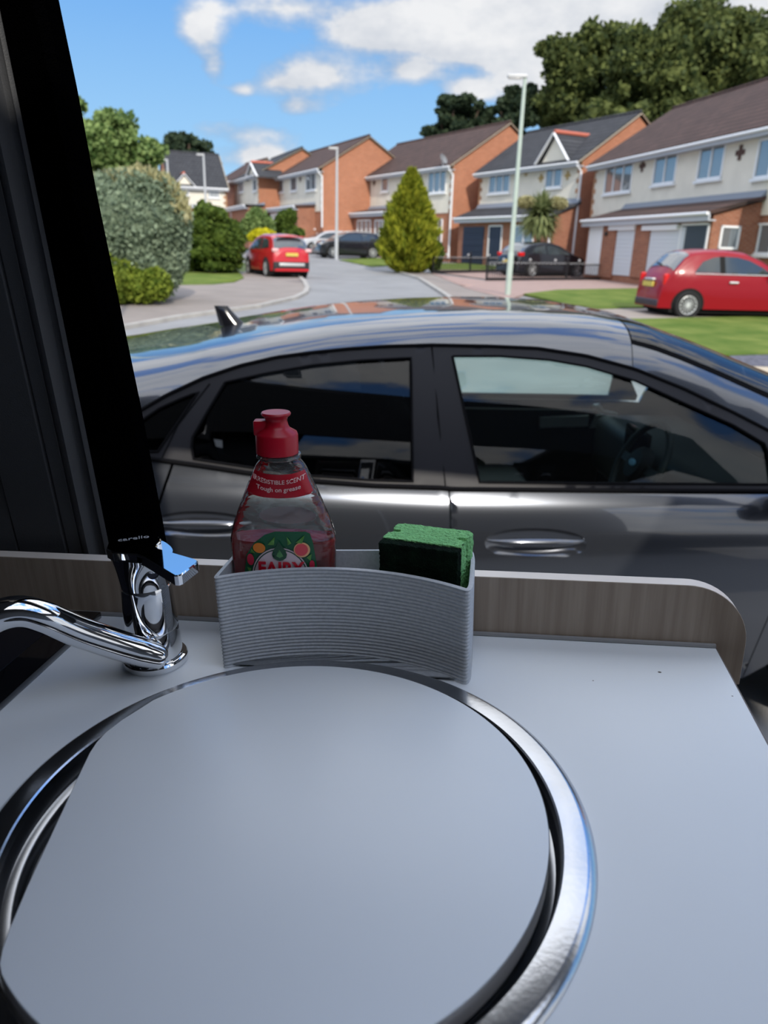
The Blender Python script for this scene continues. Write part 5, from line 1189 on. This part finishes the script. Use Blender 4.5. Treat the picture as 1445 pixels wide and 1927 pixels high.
plant('light_green_tree', 'light green leafy tree at the left edge, above the big bush', 'tree', [bp(175, 270, Y, 60), bp(230, 275, Y, 48), bp(130, 240, Y, 45), bp(265, 300, Y, 36), bp(200, 320, Y, 60), bp(120, 310, Y, 60), bp(285, 290, Y, 18), bp(60, 280, Y, 60), bp(215, 245, Y, 25)], 26000, .16, L_light, .2, 7, subs=14, core=.55, shell=(.5, 1.25))
Y = 86
plant('pine_tree', 'small dark pine above the cream house', 'tree', [bp(350, 275, Y, 36, 18), bp(320, 290, Y, 24, 20), bp(380, 295, Y, 24, 12), bp(335, 258, Y, 18, 9), bp(350, 305, Y, 40, 18), bp(402, 303, Y, 12, 6)], 10000, .30, L_pine, .3, 8, subs=14, core=.6, shell=(.5, 1.3))
Y = 17.6
plant('grey_green_bush', 'big rounded grey-green bush with pale feathery tips, at the left', 'bush', [bp(255, 420, Y, 88, 80), bp(215, 390, Y, 60, 55), bp(300, 420, Y, 52, 75), bp(280, 370, Y, 52, 40), bp(255, 480, Y, 85, 70), bp(180, 450, Y, 60, 90), bp(300, 490, Y-.2, 38, 60), bp(120, 430, Y, 60, 80)], 30000, .065, L_grey, .06, 9, shell=(.82, 1.05), core=.86)
b_ = [bp(x, y, Y-.1, 22, 26) for x, y in ((230, 362), (262, 352), (290, 360), (205, 365), (315, 372), (248, 360), (180, 370), (275, 350), (300, 362), (220, 360), (330, 395))]
plant('feathery_shoots', 'pale feathery shoots rising from the top of the big grey-green bush', 'shrub', b_, 9000, .065, L_tip, 0, 10, core=0, aspect=4.5, shell=(.2, 1.2), updir=2.2)
Y = 16.6
plant('yellow_green_shrub', 'low yellow-green shrub growing against the foot of the big bush', 'shrub', [bp(230, 530, Y, 38, 34), bp(195, 525, Y, 36, 44), bp(265, 540, Y, 34, 26), bp(292, 535, Y, 26, 26), bp(150, 530, Y, 40, 40)], 9000, .06, L_yel, .04, 11, shell=(.75, 1.12), core=.8)
Y = 29.6
plant('dark_green_bush', 'rounded dark green bush on the lawn beside the red crossover', 'bush', [bp(398, 450, Y, 48, 52), bp(375, 470, Y, 38, 44), bp(425, 465, Y, 34, 44), bp(395, 415, Y, 36, 28), bp(372, 430, Y, 32, 34), bp(398, 485, Y, 54, 26)], 16000, .09, L_bush, .08, 12, subs=14, core=.75, shell=(.6, 1.15))
# golden conifer, built as stacked rings of sprays
b0 = hit(768, 514); zt_ = ony(R_OUT, 766, 318, b0[1])[2]-b0[2]; t = thing('golden_conifer', 'golden green conifer in the middle of the view, beyond the dark car roof', 'conifer', T((b0[0], b0[1], b0[2])))
rs = np.random.RandomState(5); n = 15000; zf = rs.uniform(0, 1, n)**1.15; prof_ = np.interp(zf, [0, .06, .22, .45, .7, .88, 1], [.50, .84, 1.10, 1.02, .66, .32, .04]); an = rs.uniform(0, 2*PI, n)
lump = 1+.16*np.sin(an*5+zf*17)+.10*np.sin(an*9-zf*31)
r_ = prof_*lump*rs.uniform(.72, 1.10, n); c_ = np.stack([np.cos(an)*r_, np.sin(an)*r_, .12+zf*(zt_-.15)], 1)
a = np.stack([np.cos(an)*.9, np.sin(an)*.9, np.full(n, .95)], 1)+rs.normal(size=(n, 3))*.35; a /= np.linalg.norm(a, axis=1)[:, None]; b = np.cross(a, rs.normal(size=(n, 3))); b /= np.linalg.norm(b, axis=1)[:, None]
s = rs.uniform(.09, .22, n)[:, None]; V = np.stack([c_-a*s, c_+b*s*.38, c_+a*s, c_-b*s*.38], 1).reshape(-1, 3); g = Geo(); g.v = [tuple(p) for p in V.tolist()]; g.f = [tuple(f) for f in np.arange(4*n).reshape(-1, 4).tolist()]
g.lathe([(r*.74, .1+z*(zt_-.2)) for z, r in zip([0, .06, .22, .45, .7, .88, .98], [.45, .8, 1.05, 1.0, .64, .30, .02])], 24)
fast('foliage', g, L_con, t); mk('trunk', Geo().tube([(0, 0, -.2), (0, 0, zt_*.8)], [.12, .04], 10), bark, t)
# cordyline palm
b0 = (*ony(R_OUT, 1008, 500, 35.9)[:2], ground(35.9)); zt_ = ony(R_OUT, 1008, 408, 35.9)[2]-b0[2]; t = thing('cordyline_palm', 'cordyline palm with spiky head and cream plumes behind the black hatchback', 'palm', T(b0))
mk('trunk', Geo().tube([(0, 0, -.2), (.04, 0, zt_*.5), (0, 0, zt_)], [.13, .10, .09], 10), bark, t)
rs = np.random.RandomState(8); g = Geo()
for i in range(800):
    a = rs.uniform(0, 2*PI); e = rs.uniform(-.9, 1.45); L0 = rs.uniform(.8, 1.3); d = Vector((math.cos(a)*math.cos(e), math.sin(a)*math.cos(e), math.sin(e))); o = Vector((0, 0, zt_+rs.uniform(-.15, .15))); sidev = d.cross(Vector((0, 0, 1))).normalized()*.065
    p1 = o+d*L0*.5; p2 = o+d*L0+Vector((0, 0, -.22*L0*L0*math.cos(e))); g.add([o-sidev*.5, o+sidev*.5, p1+sidev, p1-sidev, p2], [(0, 1, 2, 3), (3, 2, 4)])
fast('spiky_leaves', g, L_palm, t)
for s_ in (-1, 1): fast('flower_plume', leaves([(s_*.70, -.15, zt_+.58, .42, .3, .26)], 900, .09, 20+s_, core=.6), L_tip, t)
# small shrubs among the parked cars
Y = 40
plant('yellow_flowering_shrub', 'bright yellow shrub behind the roof of the red crossover', 'shrub', [bp(495, 441, Y, 20, 9), bp(480, 445, Y, 12, 8), bp(510, 446, Y, 10, 7)], 1800, .10, leaf_mat('bright_yellow', (.40, .38, .01), (.75, .68, .03)), 0, 13, 'shrubs by the far drives')
plant('garden_shrub', 'mid green shrub left of the yellow one, by the far houses', 'shrub', [bp(484, 420, Y+2, 20, 24), bp(468, 432, Y+2, 14, 18), bp(500, 428, Y+2, 14, 18)], 2500, .13, L_light, .05, 14, 'shrubs by the far drives')
plant('garden_shrub', 'taller mid green shrub between the yellow one and the parked cars', 'shrub', [bp(535, 425, Y+3, 16, 24), bp(545, 410, Y+3, 12, 14), bp(550, 440, Y+3, 20, 12)], 2500, .13, L_bush, .05, 15, 'shrubs by the far drives')
plant('garden_shrub', 'small dark shrub at the right foot of the golden conifer', 'shrub', [bp(822, 478, 35, 12, 18), bp(818, 495, 35, 10, 16)], 1500, .10, L_bush, .03, 16)
# more trees down behind the houses, low on the skyline
plant('garden_shrub', 'dark hedge between the dark green bush and the far cream house', 'shrub', [bp(430, 425, 52, 20, 10), bp(455, 430, 52, 16, 10), bp(400, 400, 56, 22, 10)], 2500, .16, L_bush, .05, 17)
# little white ornament at the foot of the conifer
b0 = hit(759, 514); t = thing('garden_ornament', 'small white garden ornament on the ground at the foot of the conifer', 'ornament', T(b0)); wm = P('white_stone', (.75, .74, .70), .7)
mk('ornament_body', Geo().lathe([(0, 0), (.13, .0), (.16, .10), (.13, .24), (.08, .36), (.05, .42), (0, .43)], 20, sx=1.1), wm, t); mk('ornament_head', Geo().sphere((.06, -.03, .46), .085, 14, 10).add(*(lambda k: (k.v, k.f))(Geo().tube([(.02, 0, .52), (.01, 0, .60)], [.03, .005], 6))).add(*(lambda k: (k.v, k.f))(Geo().tube([(.10, 0, .52), (.11, 0, .60)], [.03, .005], 6))), wm, t)
bpy.context.view_layer.update()
